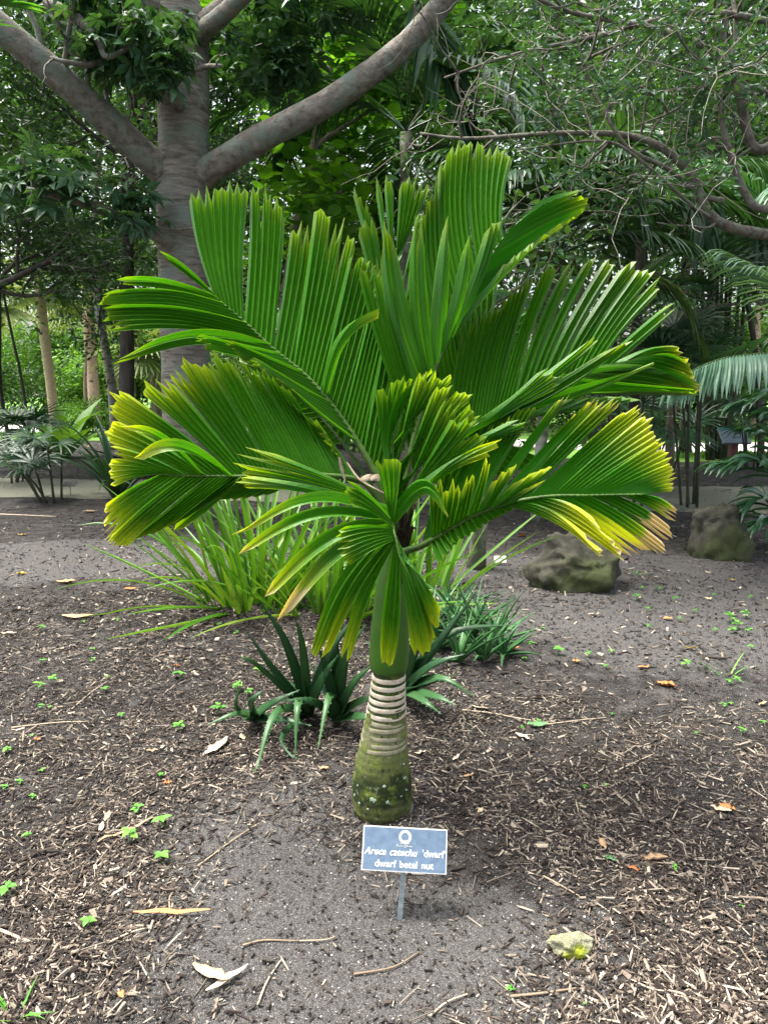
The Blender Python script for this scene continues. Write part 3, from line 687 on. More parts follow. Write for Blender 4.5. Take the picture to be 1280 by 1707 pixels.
f.seg((659, 894), (661, 900), (566, 1098, 2.12), (583, 1104, 2.12), 2, (-.01, -.01, .03), .36, wid=.014)
f.seg((655, 852), (652, 862), (818, 760, 2.10), (826, 738, 2.12), 3, (0, 0, .03), .3, jag=.05, notch=.2, wid=.012)
f.seg((651, 858), (655, 870), (738, 858, 2.05), (746, 864, 2.05), 2, (.015, -.01, .095), .2, wid=.03, jag=.02)
# --- fronds on the far side of the crown
f = Frond([(650, 860, 2.52), (580, 750, 2.66), (520, 680, 2.78), (460, 625, 2.90)], .010, .003, 'far-side frond showing between the tall frond and the low yellow-tipped one', 19)
f.seg((465, 628), (520, 680), (400, 600, 2.96), (430, 690, 2.92), 7, (0, 0, 0), .1)
f.seg((520, 680), (570, 740), (440, 700, 2.88), (500, 760, 2.82), 7, (0, 0, 0), 0)
f.seg((465, 628), (510, 670), (470, 520, 2.98), (530, 540, 2.96), 6, (0, 0, 0), 0)
f.seg((510, 670), (580, 750), (540, 560, 2.92), (600, 600, 2.86), 7, (0, 0, 0), 0)
f = Frond([(664, 872, 2.50), (700, 800, 2.58), (760, 755, 2.66), (840, 735, 2.72)], .009, .003, 'far-side frond filling the gap above the low yellowing one', 21)
f.seg((840, 735), (770, 750), (900, 650, 2.80), (820, 630, 2.80), 7, (0, 0, 0), 0)
f.seg((770, 750), (700, 800), (810, 630, 2.78), (730, 650, 2.74), 7, (0, 0, 0), 0)
f.seg((840, 735), (760, 755), (900, 770, 2.66), (830, 800, 2.62), 7, (0, 0, 0), 0)
f = Frond([(668, 865, 2.54), (710, 740, 2.68), (760, 640, 2.80), (820, 560, 2.92)], .010, .003, 'frond on the far side with fine pleats beneath the tallest blade', 20)
f.seg((730, 700), (770, 626), (690, 500, 2.94), (740, 480, 2.96), 8, (0, 0, 0), 0)
f.seg((770, 626), (818, 562), (750, 470, 2.98), (820, 470, 3.0), 8, (0, 0, 0), 0)
f.seg((818, 562), (765, 634), (890, 520, 2.96), (860, 620, 2.86), 8, (0, 0, 0), 0)
f.seg((765, 634), (710, 740), (850, 650, 2.82), (790, 720, 2.72), 8, (0, 0, 0), 0)
f.seg((730, 700), (690, 800), (700, 560, 2.84), (660, 600, 2.8), 8, (0, 0, 0), 0)
# dead husk and flower stub between the petioles
M['husk'] = plain_mat('husk', [(.3, (.28, .19, .12)), (.7, (.55, .45, .34))], 60, .85, .4)
M['dark_husk'] = plain_mat('dark_husk', [(.3, (.02, .014, .010)), (.7, (.07, .045, .03))], 60, .9, .5)
for (pts, w0) in [([(575, 800, 2.3), (569, 780, 2.3), (566, 762, 2.3)], .009), ([(640, 822, 2.3), (600, 800, 2.31), (578, 770, 2.33)], .005), ([(630, 800, 2.3), (615, 797, 2.28), (602, 801, 2.27)], .018), ([(640, 802, 2.28), (628, 796, 2.27), (618, 800, 2.27)], .016),]:
    mb = MB(); P = catmull([at(*p) for p in pts], 6); mb.blade(P, [w0*(.6+.6*math.sin(math.pi*(i+.5)/7)) for i in range(7)], (0, -1, .5), .6, .002)
    pchild(mb.build('dry_husk', M['husk'], palm))
mb = MB()
for k in range(26):
    a = rng.uniform(0, 6.28); r = rng.uniform(.01, .07); h = rng.uniform(.95, 1.14)
    c = at(668, 880, 2.42); c.z = h-.03
    q = c+Vector((math.cos(a)*r, math.sin(a)*r*.5, rng.uniform(.0, .08)))
    mb.blade(catmull([c+Vector((0, 0, -.1)), c.lerp(q, .6), q], 5), [.03, .035, .03, .02, .012, .004], (math.cos(a), math.sin(a), .3), .3)
pchild(mb.build('sheath_fibre', M['dark_husk'], palm))
# ------------------------------------------------------------------ trees
def wander(rng, p, d, L, n, wob, up=0.0):
    pts = [Vector(p)]; d = Vector(d).normalized()
    for i in range(n):
        d = (d+Vector((rng.gauss(0, wob), rng.gauss(0, wob), rng.gauss(0, wob)+up))).normalized()
        pts.append(pts[-1]+d*L/n)
    return pts, d
def grow(rng, mb, p, d, L, r, depth, tips, kids=(3, 5), wob=.16, up=.03, sides=6, spread=(.5, 1.0), ratio=.62, last=.35):
    n = 6; pts, _ = wander(rng, p, d, L, n, wob, up)
    rad = [r*(1-.6*i/n) for i in range(n+1)]
    mb.tube(pts, rad, sides if r > .015 else 4, cap=False)
    if depth == 0:
        tips += pts[2:]; return
    for k in range(rng.randint(*kids)):
        t = rng.uniform(last, 1); i = min(int(t*n), n-1); q = pts[i].lerp(pts[i+1], t*n-i)
        ax = (pts[i+1]-pts[i]).normalized(); o = ax.orthogonal().normalized(); o.rotate(Matrix.Rotation(rng.uniform(0, 6.28), 3, ax))
        a = rng.uniform(*spread); grow(rng, mb, q, ax*math.cos(a)+o*math.sin(a), L*ratio*rng.uniform(.75, 1.2), rad[i]*.62, depth-1, tips, kids, wob, up, sides, spread, ratio, .25)
    tips.append(pts[-1])
def crown(name, tips, n, spread, size, mat, parent, shape='quad', seed=0, aspect=.45, droop=.25, flat=.6, szvar=.35):
    r = np.random.default_rng(seed); T = np.array([tuple(t) for t in tips])
    k = r.integers(0, len(T), n)
    off = r.normal(0, 1, (n, 3)); off *= spread*(r.random((n, 1))**.5)/(np.linalg.norm(off, axis=1, keepdims=True)+1e-6)*np.array([1, 1, .75])
    pos = T[k]+off
    X = r.normal(0, 1, (n, 3))+off/max(spread, 1e-3)*.7; X[:, 2] = X[:, 2]*.5-droop
    Z = r.normal(0, 1, (n, 3))*(1-flat); Z[:, 2] += flat*1.2
    s = size*(1+r.uniform(-szvar, szvar, n))
    tv, tf = {'quad': (QUAD_V, QUAD_F), 'leaf': (LEAF_V, LEAF_F), 'round': (ROUND_V, ROUND_F), 'dig': (DIG_V, DIG_F)}[shape]
    V, F = bake(tv, tf, pos, X, Z, s, s*(aspect if shape in ('quad', 'leaf') else 1))
    o = obj(name, raw_mesh(name, V, F, smooth=False), mat, parent); o['kind'] = 'stuff'; return o
def root(name, loc, label, cat='tree', group=None):
    e = empty(name, loc); tag(e, label, cat, group); return e
def fit(o, e): o.parent = e; o.matrix_parent_inverse = Matrix.Translation(-Vector(e.location)); return o

# --- big grey tree
rng = random.Random(21); YT = 8.6
e = root('grey_tree', G(312, 862), 'big smooth grey tree whose two thick limbs fork in a wide V')
tr = [(318, 880, .36), (314, 760, .30), (312, 650, .275), (308, 560, .27), (306, 460, .265), (302, 380, .265), (304, 310, .285), (306, 250, .27), (306, 120, .27), (300, 60, .28), (288, -30, .24), (270, -160, .18)]
P = catmull([at(x, y, YT) for x, y, _ in tr], 44); Rr = np.interp(np.linspace(0, 1, 45), np.linspace(0, 1, len(tr)), [t[2] for t in tr])
P[0].z = -.05
mb = MB(); mb.tube(P, [a*(1+.02*math.sin(i*1.7)) for i, a in enumerate(Rr)], 20); fit(mb.build('trunk', M['bark_grey']), e)
tips = []
def limb(pts, r0, r1, e, mat, name='limb', n=16, twigs=0, tl=.8, tips=None, sides=12, tmat=None, rng=rng, dirup=.1):
    P = catmull([at(*p) for p in pts], n); mb = MB()
    mb.tube(P, [(r0+(r1-r0)*i/n)*(1+.03*math.sin(i*2.1))*(1.25 if i == 0 else 1.1 if i == 1 else 1) for i in range(n+1)], sides)
    for k in range(twigs):
        i = rng.randint(n//3, n-1); d = (P[i+1]-P[i]).normalized(); o = d.orthogonal(); o.rotate(Matrix.Rotation(rng.uniform(0, 6.28), 3, d))
        grow(rng, mb, P[i], d*.5+o+Vector((0, 0, dirup)), tl*rng.uniform(.6, 1.2), max(.012, r1*.3), 1, tips, (2, 3), .22, .04, 5)
    return fit(mb.build(name, mat), e)
bg = M['bark_limb']
limb([(296, 310, 8.6), (270, 285, 8.5), (140, 165, 8.1), (0, 45, 7.7), (-160, -80, 7.4)], .165, .12, e, bg, twigs=5, tips=tips)
limb([(318, 312, 8.6), (350, 283, 8.5), (440, 228, 8.3), (540, 175, 8.1), (640, 105, 8.0), (700, 50, 7.9), (790, -60, 7.7)], .155, .10, e, bg, n=22, twigs=0, tips=tips)
limb([(302, 418, 8.5), (270, 398, 8.3), (200, 362, 8.1), (120, 333, 7.9), (45, 316, 7.8)], .075, .03, e, bg, twigs=5, tl=.6, tips=tips)
limb([(325, 70, 8.6), (345, 40, 8.5), (400, -10, 8.4), (470, -90, 8.2)], .14, .09, e, bg, twigs=0, tips=tips)
limb([(280, 40, 8.6), (250, 0, 8.4), (200, -80, 8.2)], .14, .08, e, bg, twigs=3, tips=tips)
limb([(330, 60, 8.5), (375, 22, 8.0), (430, -30, 7.6)], .10, .07, e, bg, twigs=0, tips=tips)
limb([(298, 178, 8.35), (296, 155, 8.2), (276, 138, 8.1), (292, 130, 7.95), (340, 112, 7.85), (370, 110, 7.8)], .055, .018, e, bg, twigs=2, tl=.4, tips=tips)
limb([(200, 95, 8.0), (180, 98, 7.9), (150, 108, 7.8), (110, 103, 7.7), (85, 96, 7.7)], .04, .015, e, bg, twigs=2, tl=.4, tips=tips)
limb([(80, 5, 7.9), (130, 30, 7.8), (165, 70, 7.7), (180, 95, 7.6), (230, 72, 7.6)], .05, .018, e, bg, twigs=3, tl=.4, tips=tips)
limb([(330, 380, 8.3), (280, 383, 8.25), (240, 376, 8.2)], .015, .008, e, bg, tips=tips)
# leaf sprays
spr = []
def spray(x0, x1, y0, y1, Y0, Y1, n):
    for k in range(n): spr.append(at(rng.uniform(x0, x1), rng.uniform(y0, y1), rng.uniform(Y0, Y1)))
spray(140, 245, -20, 110, 7.6, 8.2, 18); spray(225, 285, 50, 150, 7.6, 7.9, 5); spray(0, 150, -40, 20, 8.2, 9, 8); spray(-40, 130, 275, 335, 7.7, 8.4, 14)
spray(170, 250, 335, 350, 7.9, 8.1, 4); spray(365, 520, 20, 140, 8.4, 9.4, 20); spray(420, 600, -60, 50, 8.6, 9.4, 14); spray(-200, -60, -200, 300, 8, 9.4, 12)
spray(-100, 500, -420, -160, 8, 10, 14)
crown('crown', spr, 1150, .34, .2, M['grey_leaf'], None, 'dig', 5, droop=.5, flat=.75)
fit(C.objects['crown'] if 'crown' in C.objects else bpy.data.objects['crown'], e)

def simple_tree(name, loc, label, H, r, mat_b, mat_l, nleaf, size, shape, seed, first=.35, L=None, depth=2, kids=(3, 5), spread=.6, lean=(0, 0), group=None, nl=7, flat=.5, aspect=.45, sp=(.6, 1.2), up=.03, cat='tree', droop=.25):
    rng = random.Random(seed); e = root(name, loc, label, cat, group)
    mb = MB(); p0 = Vector(loc)-Vector((0, 0, .06))
    P, _ = wander(rng, p0, (lean[0], lean[1], 1), H, 12, .05, .03)
    mb.tube(P, [r*(1.25 if i == 0 else 1-.65*i/12) for i in range(13)], 10)
    fit(mb.build('trunk', mat_b), e); tips = []; mb = MB(); L = L or H*.38
    for k in range(nl):
        t = first+(1-first)*(k+.5)/nl; i = min(int(t*12), 11); q = P[i].lerp(P[i+1], t*12-i)
        a = k*2.4+rng.uniform(-.4, .4); el = rng.uniform(.1, .7)+.5*(t-first)
        grow(rng, mb, q, (math.cos(a)*math.cos(el), math.sin(a)*math.cos(el), math.sin(el)), L*(1.15-.55*t)*rng.uniform(.8, 1.2), r*(1-.6*t)*.55, depth, tips, kids, .16, up, 6, sp)
    fit(mb.build('limb', mat_b), e)
    fit(crown('crown', tips, nleaf, spread, size, mat_l, None, shape, seed, aspect, droop, flat), e)
    return e
def Gx(px, Y): p = at(px, 600, Y); return Vector((p.x, Y, float(gz(p.x, Y))))
# --- round-leaved tree behind the grey one
simple_tree('round_leaf_tree', Gx(452, 11.6), 'leafy tree with round bright green leaves right behind the V of the grey limbs', 7.0, .13, M['bark_mid'], M['round_leaf'], 4200, .17, 'round', 31, .3, 2.2, 2, (3, 4), .55, nl=9, flat=.75)
# --- dark fine-leaved tree on the left
simple_tree('dark_tree', Gx(207, 12.2), 'dark thin-trunked tree with fine leaves beside the grey trunk', 7.5, .14, M['bark_dark'], M['dark_leaf'], 17000, .11, 'quad', 32, .33, 2.8, 2, (4, 5), .55, (-.08, 0), nl=9)
simple_tree('dark_tree', Gx(-60, 13), 'dark fine-leaved tree with crooked branches above the clump of fan-leaved plants', 8.5, .17, M['bark_dark'], M['dark_leaf'], 17000, .11, 'quad', 33, .3, 3.2, 2, (4, 5), .6, (.1, 0), nl=9)
simple_tree('dark_tree', Gx(330, 15), 'dark slender tree standing farther back behind the grey trunk', 10, .16, M['bark_dark'], M['dark_leaf'], 10000, .15, 'quad', 34, .3, 3.0, 2, (4, 5), .6, nl=9)
# --- right shrub tree with crooked branches
rng = random.Random(41)
e = root('crooked_tree', Vector((4.6, 5.8, 0)), 'small-leaved tree with crooked lichened branches reaching in above the boulders')
mb = MB(); P = catmull([(4.6, 5.8, -.05), (4.5, 5.8, 1.0), (4.2, 5.9, 2.0), (4.3, 6.0, 3.0), (4.4, 6.1, 4.4)], 16); mb.tube(P, [.13-.08*i/16 for i in range(17)], 10); fit(mb.build('trunk', M['bark_twig']), e)
tips = []; bt = M['bark_twig']
kw = dict(tips=tips, rng=rng, sides=7)
limb([(1480, 420, 5.9), (1380, 405, 5.8), (1280, 392, 5.7), (1190, 366, 5.6), (1150, 290, 5.6), (1100, 245, 5.6), (1040, 225, 5.7), (930, 222, 5.8), (780, 231, 5.9), (700, 222, 6.0)], .05, .008, e, bt, n=40, twigs=9, tl=.6, **kw)
limb([(1430, 330, 5.9), (1280, 350, 5.7), (1240, 320, 5.7), (1215, 250, 5.7), (1200, 170, 5.8), (1225, 60, 5.9), (1215, -40, 6)], .035, .014, e, bt, n=24, twigs=8, tl=.6, **kw)
limb([(1290, 245, 5.7), (1250, 240, 5.7), (1225, 130, 5.7), (1180, 80, 5.8), (1080, 45, 5.9), (950, 20, 6.0), (860, -20, 6.0)], .04, .012, e, bt, n=24, twigs=9, tl=.7, **kw)
limb([(1205, 335, 5.6), (1170, 325, 5.6), (1110, 280, 5.5), (1040, 240, 5.5), (980, 130, 5.6), (960, 60, 5.6)], .022, .008, e, bt, n=20, twigs=8, tl=.5, **kw)
limb([(1190, 366, 5.6), (1150, 340, 5.5), (1060, 262, 5.4), (1000, 235, 5.4), (860, 250, 5.5)], .015, .006, e, bt, n=20, twigs=4, tl=.4, **kw)
limb([(1280, 160, 5.6), (1240, 130, 5.6), (1190, 120, 5.5), (1130, 180, 5.5), (1060, 210, 5.5)], .02, .006, e, bt, n=16, twigs=6, tl=.5, **kw)
limb([(1420, 60, 5.9), (1300, 40, 5.9), (1160, 20, 5.9), (1000, 60, 6.0), (860, 90, 6.1), (740, 130, 6.2)], .03, .008, e, bt, n=24, twigs=10, tl=.7, **kw)
for k in range(26):
    tips.append(at(rng.uniform(640, 1300), rng.uniform(-160, 40), rng.uniform(5.6, 6.6)))
fit(crown('crown', [q for q in tips if not (proj(q)[0] < 800 and proj(q)[1] < 250)], 3600, .19, .068, M['grey_leaf'], None, 'leaf', 8, .42, .2, .4), e)
mb = MB()
for k in range(220):
    t0 = rng.choice(tips); px = proj(t0)
    d = Vector((rng.gauss(0, 1), rng.gauss(0, .6), rng.gauss(-.1, .7)))
    P, _ = wander(rng, t0, d, rng.uniform(.25, .8), 6, .25, 0); mb.tube(P, [.0045*(1-.7*i/6) for i in range(7)], 4, False)
o = fit(mb.build('twig', M['twig_pale']), e); o['kind'] = 'stuff'

# --- wood behind
k = 0
wood = [(-27, 38, 15), (-21, 40, 17), (-16.5, 37, 15), (-11.5, 39, 17), (-6.5, 36, 17), (-2.0, 26, 14), (1.5, 24, 13), (4.6, 24, 14), (7.2, 26, 15), (10.5, 24, 14), (14, 28, 16), (19, 33, 17), (-1, 34, 19), (7, 37, 19), (25, 38, 19), (14, 42, 20), (-31, 44, 20), (-14, 48, 21), (3, 46, 22)]
for i, (x, y, H) in enumerate(wood):
    simple_tree('forest_tree', Vector((x, y, 0)), 'tall leafy tree in the wood beyond the pale path' if i % 3 else 'tall dark-leaved tree in the wood beyond the pale path', H, .22, M['bark_mid'], M['far_leaf'] if i % 3 else M['dark_leaf'], 5000, .30, 'quad', 50+i, .16 if x > -4 else .3, H*.3, 2, (3, 4), 1.0, group='leafy trees of the wood beyond the path' if i % 3 else 'dark-leaved trees of the wood beyond the path', nl=10, aspect=.5)
# --- nearer understorey that closes the view between trunks
und = [(2.2, 13.5, 4.6), (4.4, 14.5, 5.5), (6.6, 13.0, 5.0), (0.2, 15.5, 5.0), (9.2, 15, 6)]
for i, (x, y, H) in enumerate(und):
    simple_tree('understorey_tree', Vector((x, y, 0)), 'slim understorey tree with dark glossy leaves between the gravel path and the lawn', H*1.5, .06, M['bark_dark'], M['dark_leaf'], 3000, .15, 'quad', 90+i, .38, 2.1, 2, (3, 4), .5, group='slim understorey trees behind the palm', nl=9)

# ------------------------------------------------------------------ palms behind
def leaflet_pts(rng, p, d, L, droop, n=4):
    pts = [Vector(p)]; d = Vector(d).normalized()
    for i in range(n):
        d = (d+Vector((0, 0, -droop/n*(.5+i*.5)))).normalized(); pts.append(pts[-1]+d*L/n)
    return pts
def pinnate(rach, nl, L, wd, mat, e, rng, ang=.9, droop=.5, lift=.15, r0=.012, split=False, t0=.15, name='frond', sides=(-1, 1), skew=1.0):
    P = rach; m = len(P)-1; mb = MB(); mb.tube(P, [r0*(1-.75*i/m) for i in range(m+1)], 5, False)
    parts = []
    for k in range(nl):
        t = t0+(1-t0)*k/(nl-1); i = min(int(t*m), m-1); p = P[i].lerp(P[i+1], t*m-i); d = (P[i+1]-P[i]).normalized()
        sd = d.cross(Vector((0, 0, 1)))
        if sd.length < .15: sd = d.cross(Vector((0, -1, 0)))
        sd.normalize(); up = sd.cross(d).normalized(); a = ang*(1.05-.65*t)+rng.uniform(-.06, .06)
        for s in sides:
            dd = d*math.cos(a)+sd*s*math.sin(a)+up*lift
            Lk = L*(.55+.6*math.sin(math.pi*(.12+.8*t)))*rng.uniform(.9, 1.08)
            pts = leaflet_pts(rng, p, dd, Lk, droop); w_ = [wd*.5, wd, wd*.95, wd*.6, wd*.08]
            q = MB() if split else mb
            q.blade(pts, w_, up, .35)
            if split: parts.append(q)
    o = mb.build(name, M['rachis'] if split else mat)
    if e is not None: fit(o, e)
    for q in parts:
        l = q.build('leaflet', mat); l.parent = o; l.matrix_parent_inverse = Matrix.Translation(-Vector(e.location))@Matrix.Identity(4); l.matrix_parent_inverse = Matrix.Identity(4)
    return o
def arc(p, az, el, L, bend, n=14):
    pts = [Vector(p)]; 
    for i in range(n):
        el2 = el-bend*(i/n)**1.1
        pts.append(pts[-1]+Vector((math.cos(az)*math.cos(el2), math.sin(az)*math.cos(el2), math.sin(el2)))*L/n)
    return pts
def feather_palm(name, loc, label, H, r, nf, L, mat, bark, seed, bend=1.7, nl=34, ll=.5, lw=.035, azs=None, droop=.6, els=(.35, 1.25)):
    rng = random.Random(seed); e = root(name, loc, label, 'palm')
    P, _ = wander(rng, Vector(loc)-Vector((0, 0, .05)), (0, 0, 1), H, 10, .02, .02); mb = MB()
    mb.tube(P, [r*(1.3 if i == 0 else 1-.2*i/10) for i in range(11)], 10); fit(mb.build('trunk', bark), e)
    for k in range(nf):
        az = (azs[k] if azs else k*2.4)+rng.uniform(-.2, .2)
        pinnate(arc(P[-1], az, rng.uniform(*els), L*rng.uniform(.85, 1.1), bend*rng.uniform(.8, 1.2)), nl, ll, lw, mat, e, rng, droop=droop)
    return e
# palm whose dark fronds hang over the top of the betel palm
e = feather_palm('feather_palm', Gx(690, 9.6), 'dark feather palm whose fronds hang above the tallest betel blade', 4.5, .09, 11, 2.6, M['feather'], M['bark_moss'], 61, ll=.6, lw=.05)
rng = random.Random(66); c0 = at(690, 217, 9.6)
pinnate(catmull([c0, at(650, -40, 9.2), at(688, -20, 8.7), at(726, 90, 8.4), at(752, 150, 8.3), at(772, 215, 8.25)], 22), 26, .85, .085, M['feather'], e, rng, ang=.95, droop=.5, lift=.1, split=True, t0=.45)
pinnate(catmull([c0, at(740, 60, 9.3), at(830, 60, 9.0), at(900, 140, 8.8), at(930, 220, 8.7)], 22), 26, .8, .075, M['feather'], e, rng, ang=.95, droop=.7, lift=.1, split=True, t0=.3)
e = feather_palm('feather_palm', Gx(905, 8.2), 'dark feather palm spreading arched fronds under the crooked branches', 2.9, .07, 11, 2.1, M['feather'], M['bark_moss'], 62, 1.4, 30, .55, .05, droop=.9)
c0 = at(905, 416, 8.2)
pinnate(catmull([c0, at(950, 300, 8.0), at(1030, 240, 7.8), at(1110, 240, 7.6)], 18), 26, .6, .06, M['feather'], e, rng, ang=1.0, droop=1.0, split=True, t0=.15)
pinnate(catmull([c0, at(900, 330, 8.0), at(960, 262, 7.6), at(1040, 300, 7.4), at(1070, 370, 7.3)], 18), 24, .5, .055, M['feather'], e, rng, ang=1.0, droop=.8, split=True, t0=.2)
e = feather_palm('feather_palm', Gx(1065, 10.4), 'feather palm with drooping narrow leaflets behind the crooked branches', 4.0, .08, 12, 2.4, M['feather'], M['bark_dark'], 63, 1.8, 34, .7, .04, droop=1.4)
e = feather_palm('feather_palm', Gx(1330, 9.0), 'feather palm whose pale fronds spill in beside the multi-stemmed palm', 3.0, .09, 10, 2.4, M['broad_feather'], M['bark_mid'], 64, 1.5, 34, .6, .04, droop=.9)
# explicit near fronds
rng = random.Random(70)
e = root('feather_palm', Vector((5.0, 6.6, 0)), 'blue-green feather palm with one long comb-like frond beside the lectern sign', 'palm')
mb = MB(); mb.tube(catmull([(5.0, 6.6, -.05), (5.0, 6.6, .8), (4.95, 6.6, 1.55)], 8), [.07, .065, .06, .06, .055, .055, .05, .05, .045], 8); fit(mb.build('trunk', M['bark_mid']), e)
pinnate(catmull([(4.95, 6.6, 1.5), at(1330, 594, 6.2), at(1240, 592, 6.0), at(1180, 605, 5.9), at(1128, 632, 5.85)], 18), 34, .36, .045, M['blue_feather'], e, rng, ang=1.15, droop=1.0, lift=-.35, split=True, t0=.3)
pinnate(catmull([(4.95, 6.6, 1.5), at(1350, 520, 6.4), at(1290, 470, 6.3), at(1220, 430, 6.3)], 16), 30, .45, .03, M['blue_feather'], e, rng, droop=1.0, t0=.2)
pinnate(catmull([(4.95, 6.6, 1.5), at(1380, 560, 6.4), at(1300, 560, 6.8), at(1200, 590, 7.2)], 16), 26, .4, .03, M['broad_feather'], e, rng, droop=1.0, t0=.2)
e = root('young_palm', Gx(985, 7.6), 'young palm with one dark drooping yellow-speckled frond behind the broad boulder', 'palm')
M['olive_feather'] = leaf_mat('olive_feather', [(.05, (.03, .07, .012)), (.6, (.05, .11, .018)), (.95, (.13, .16, .03))], .4, .3, 'object')
yb = 7.6; sb_ = Gx(985, yb)
mb = MB(); mb.tube(catmull([sb_-Vector((0, 0, .05)), at(975, 800, yb), at(970, 600, yb), at(985, 480, yb)], 14), [.035-.0014*i for i in range(15)], 7); fit(mb.build('stem', M['rachis']), e)
pinnate(catmull([at(985, 480, yb), at(1060, 462, yb), at(1120, 485, yb-.1), at(1160, 550, yb-.2), at(1176, 605, yb-.2)], 16), 28, .5, .05, M['olive_feather'], e, rng, ang=1.0, droop=.7, lift=.05, split=True, t0=.1)
pinnate(catmull([at(985, 480, yb), at(930, 430, yb), at(860, 430, yb+.3), at(800, 480, yb+.5)], 16), 24, .5, .05, M['olive_feather'], e, rng, ang=1.0, droop=.7, lift=.05, t0=.1)
# frond tips at the upper left corner
e = root('bright_palm', Vector((-3.4, 3.9, 0)), 'palm whose bright yellow-green leaflet tips poke in above the grey limb', 'palm')
mb = MB(); mb.tube(catmull([(-3.4, 3.9, -.05), (-3.4, 3.9, 1.2), (-3.35, 3.9, 2.5)], 8), [.07-.002*i for i in range(9)], 8); fit(mb.build('trunk', M['bark_mid']), e)
for pts, n_ in (([(-90, 40, 3.9), (-60, 14, 3.8), (0, 8, 3.75)], 18), ([(-70, 0, 3.9), (-60, -60, 4.0), (-20, -90, 4.2)], 16), ([(-100, 60, 3.9), (-120, 100, 3.9), (-110, 180, 3.9)], 16)):
    pinnate(catmull([(-3.35, 3.9, 2.5)]+[at(*q) for q in pts], 14), n_, .3, .03, M['seedling'], e, rng, ang=.5, droop=.3, split=True, t0=.3)
# big leaves entering at the right edge
e = root('broad_palm', Vector((4.2, 6.9, 0)), 'small palm with broad glossy leaflets leaning in behind the mossy boulder', 'palm')
mb = MB(); mb.tube(catmull([(4.2, 6.9, -.05), (4.2, 6.9, .25), (4.15, 6.9, .5)], 6), [.05, .05, .045, .045, .04, .04, .03], 8); fit(mb.build('trunk', M['bark_mid']), e)
for pts in ([(1330, 900), (1300, 800), (1262, 770), (1205, 772)], [(1330, 900), (1320, 700), (1290, 660), (1230, 672)], [(1330, 905), (1300, 850), (1270, 830), (1236, 850)],
            [(1330, 900), (1345, 760), (1330, 700), (1290, 690)], [(1330, 905), (1300, 870), (1275, 868), (1240, 885)], [(1330, 900), (1310, 780), (1290, 735), (1260, 720)]):
    Y = 6.6+rng.uniform(-.4, .3)
    pinnate(catmull([(4.15, 6.9, .5)]+[at(x, y, Y) for x, y in pts[1:]], 14), 11, .34, .06, M['broad_feather'], e, rng, ang=1.1, droop=.8, split=True, t0=.35)
# multi-stemmed palm
e = root('clump_palm', Gx(1205, 15.2), 'multi-stemmed palm of thin dark canes beyond the gravel path', 'palm')
for k, (x0, x1, yt) in enumerate([(1196, 1160, 560), (1200, 1186, 400), (1204, 1196, 420), (1208, 1205, 380), (1212, 1212, 420), (1216, 1236, 400), (1220, 1245, 430), (1192, 1170, 430), (1210, 1222, 360)]):
    Y = 15.2+rng.uniform(-.4, .4); b = Gx(x0, Y); t = at(x1, yt, Y); mb = MB(); b.z = -.05
    mb.tube(catmull([b, b.lerp(t, .5)+Vector((.05*(x1-x0)/20, 0, .1)), t], 10), [.045-.0015*i for i in range(11)], 7); fit(mb.build('cane', M['bamboo']), e)
    for j in range(4):
        pinnate(arc(t, rng.uniform(0, 6.28), rng.uniform(.4, 1.3), 1.7, 1.8), 22, .42, .04, M['feather'], e, rng, droop=.8)
# cane trunks on the right
for (px, Y, r, H, lab, b) in [(1124, 12.6, .085, 5.0, 'slim brown trunk between the lectern sign and the betel palm', 'bark_mid'), (1152, 16.2, .12, 7, 'dark straight trunk rising from the edge of the pale path', 'bark_dark'), (1262, 22, .1, 7, 'pale thin trunk beyond the pale path behind the lectern sign', 'bark_pale')]:
    simple_tree('slender_tree', Gx(px, Y), lab, H, r, M[b], M['dark_leaf'], 7000, .16, 'quad', int(px), .5, 2.0, 2, (3, 4), .6)
# fan palms far left
def fan_leaf(mb, c, d, up, Rf, rng, n=22, spread=2.3):
    d = d.normalized(); s = d.cross(up).normalized(); u = s.cross(d).normalized()
    for k in range(n):
        a = -spread+2*spread*k/(n-1); dd = d*math.cos(a)+s*math.sin(a)+u*.12
        L = Rf*(1-.15*abs(a)/spread)*rng.uniform(.9, 1.05)
        mb.blade(leaflet_pts(rng, c, dd, L, .55, 3), [Rf*.05, Rf*.085, Rf*.06, Rf*.01], u, .2)
def fan_palm(name, loc, label, H, r, nf, Rf, mat, bark, seed, pet=.9):
    rng = random.Random(seed); e = root(name, loc, label, 'palm'); P, _ = wander(rng, Vector(loc)-Vector((0, 0, .05)), (0, 0, 1), H, 8, .015, .02)
    mb = MB(); mb.tube(P, [r*(1.15 if i == 0 else 1) for i in range(9)], 12); fit(mb.build('trunk', bark), e)
    for k in range(nf):
        a = k*2.4; el = rng.uniform(-.5, 1.1); d = Vector((math.cos(a)*math.cos(el), math.sin(a)*math.cos(el), math.sin(el)))
        c = P[-1]+d*pet*rng.uniform(.8, 1.2); mb = MB(); mb.tube([P[-1], P[-1].lerp(c, .5)+Vector((0, 0, .05)), c], [.02, .016, .012], 5, False)
        d2 = (d+Vector((0, 0, -.5))).normalized(); fan_leaf(mb, c, d2, Vector((0, 0, 1)) if abs(d2.z) < .9 else Vector((0, 1, 0)), Rf, rng)
        fit(mb.build('fan_leaf', mat), e)
    return e
fan_palm('fan_palm', Gx(84, 24), 'fan palm with a pale tan trunk standing on the lawn', 4.6, .15, 22, 1.0, M['fan'], M['bark_pale'], 81)
fan_palm('fan_palm', Gx(152, 27), 'fan palm with a wide grey-tan trunk beside the round bush', 4.2, .2, 22, 1.1, M['fan'], M['bark_pale'], 82)
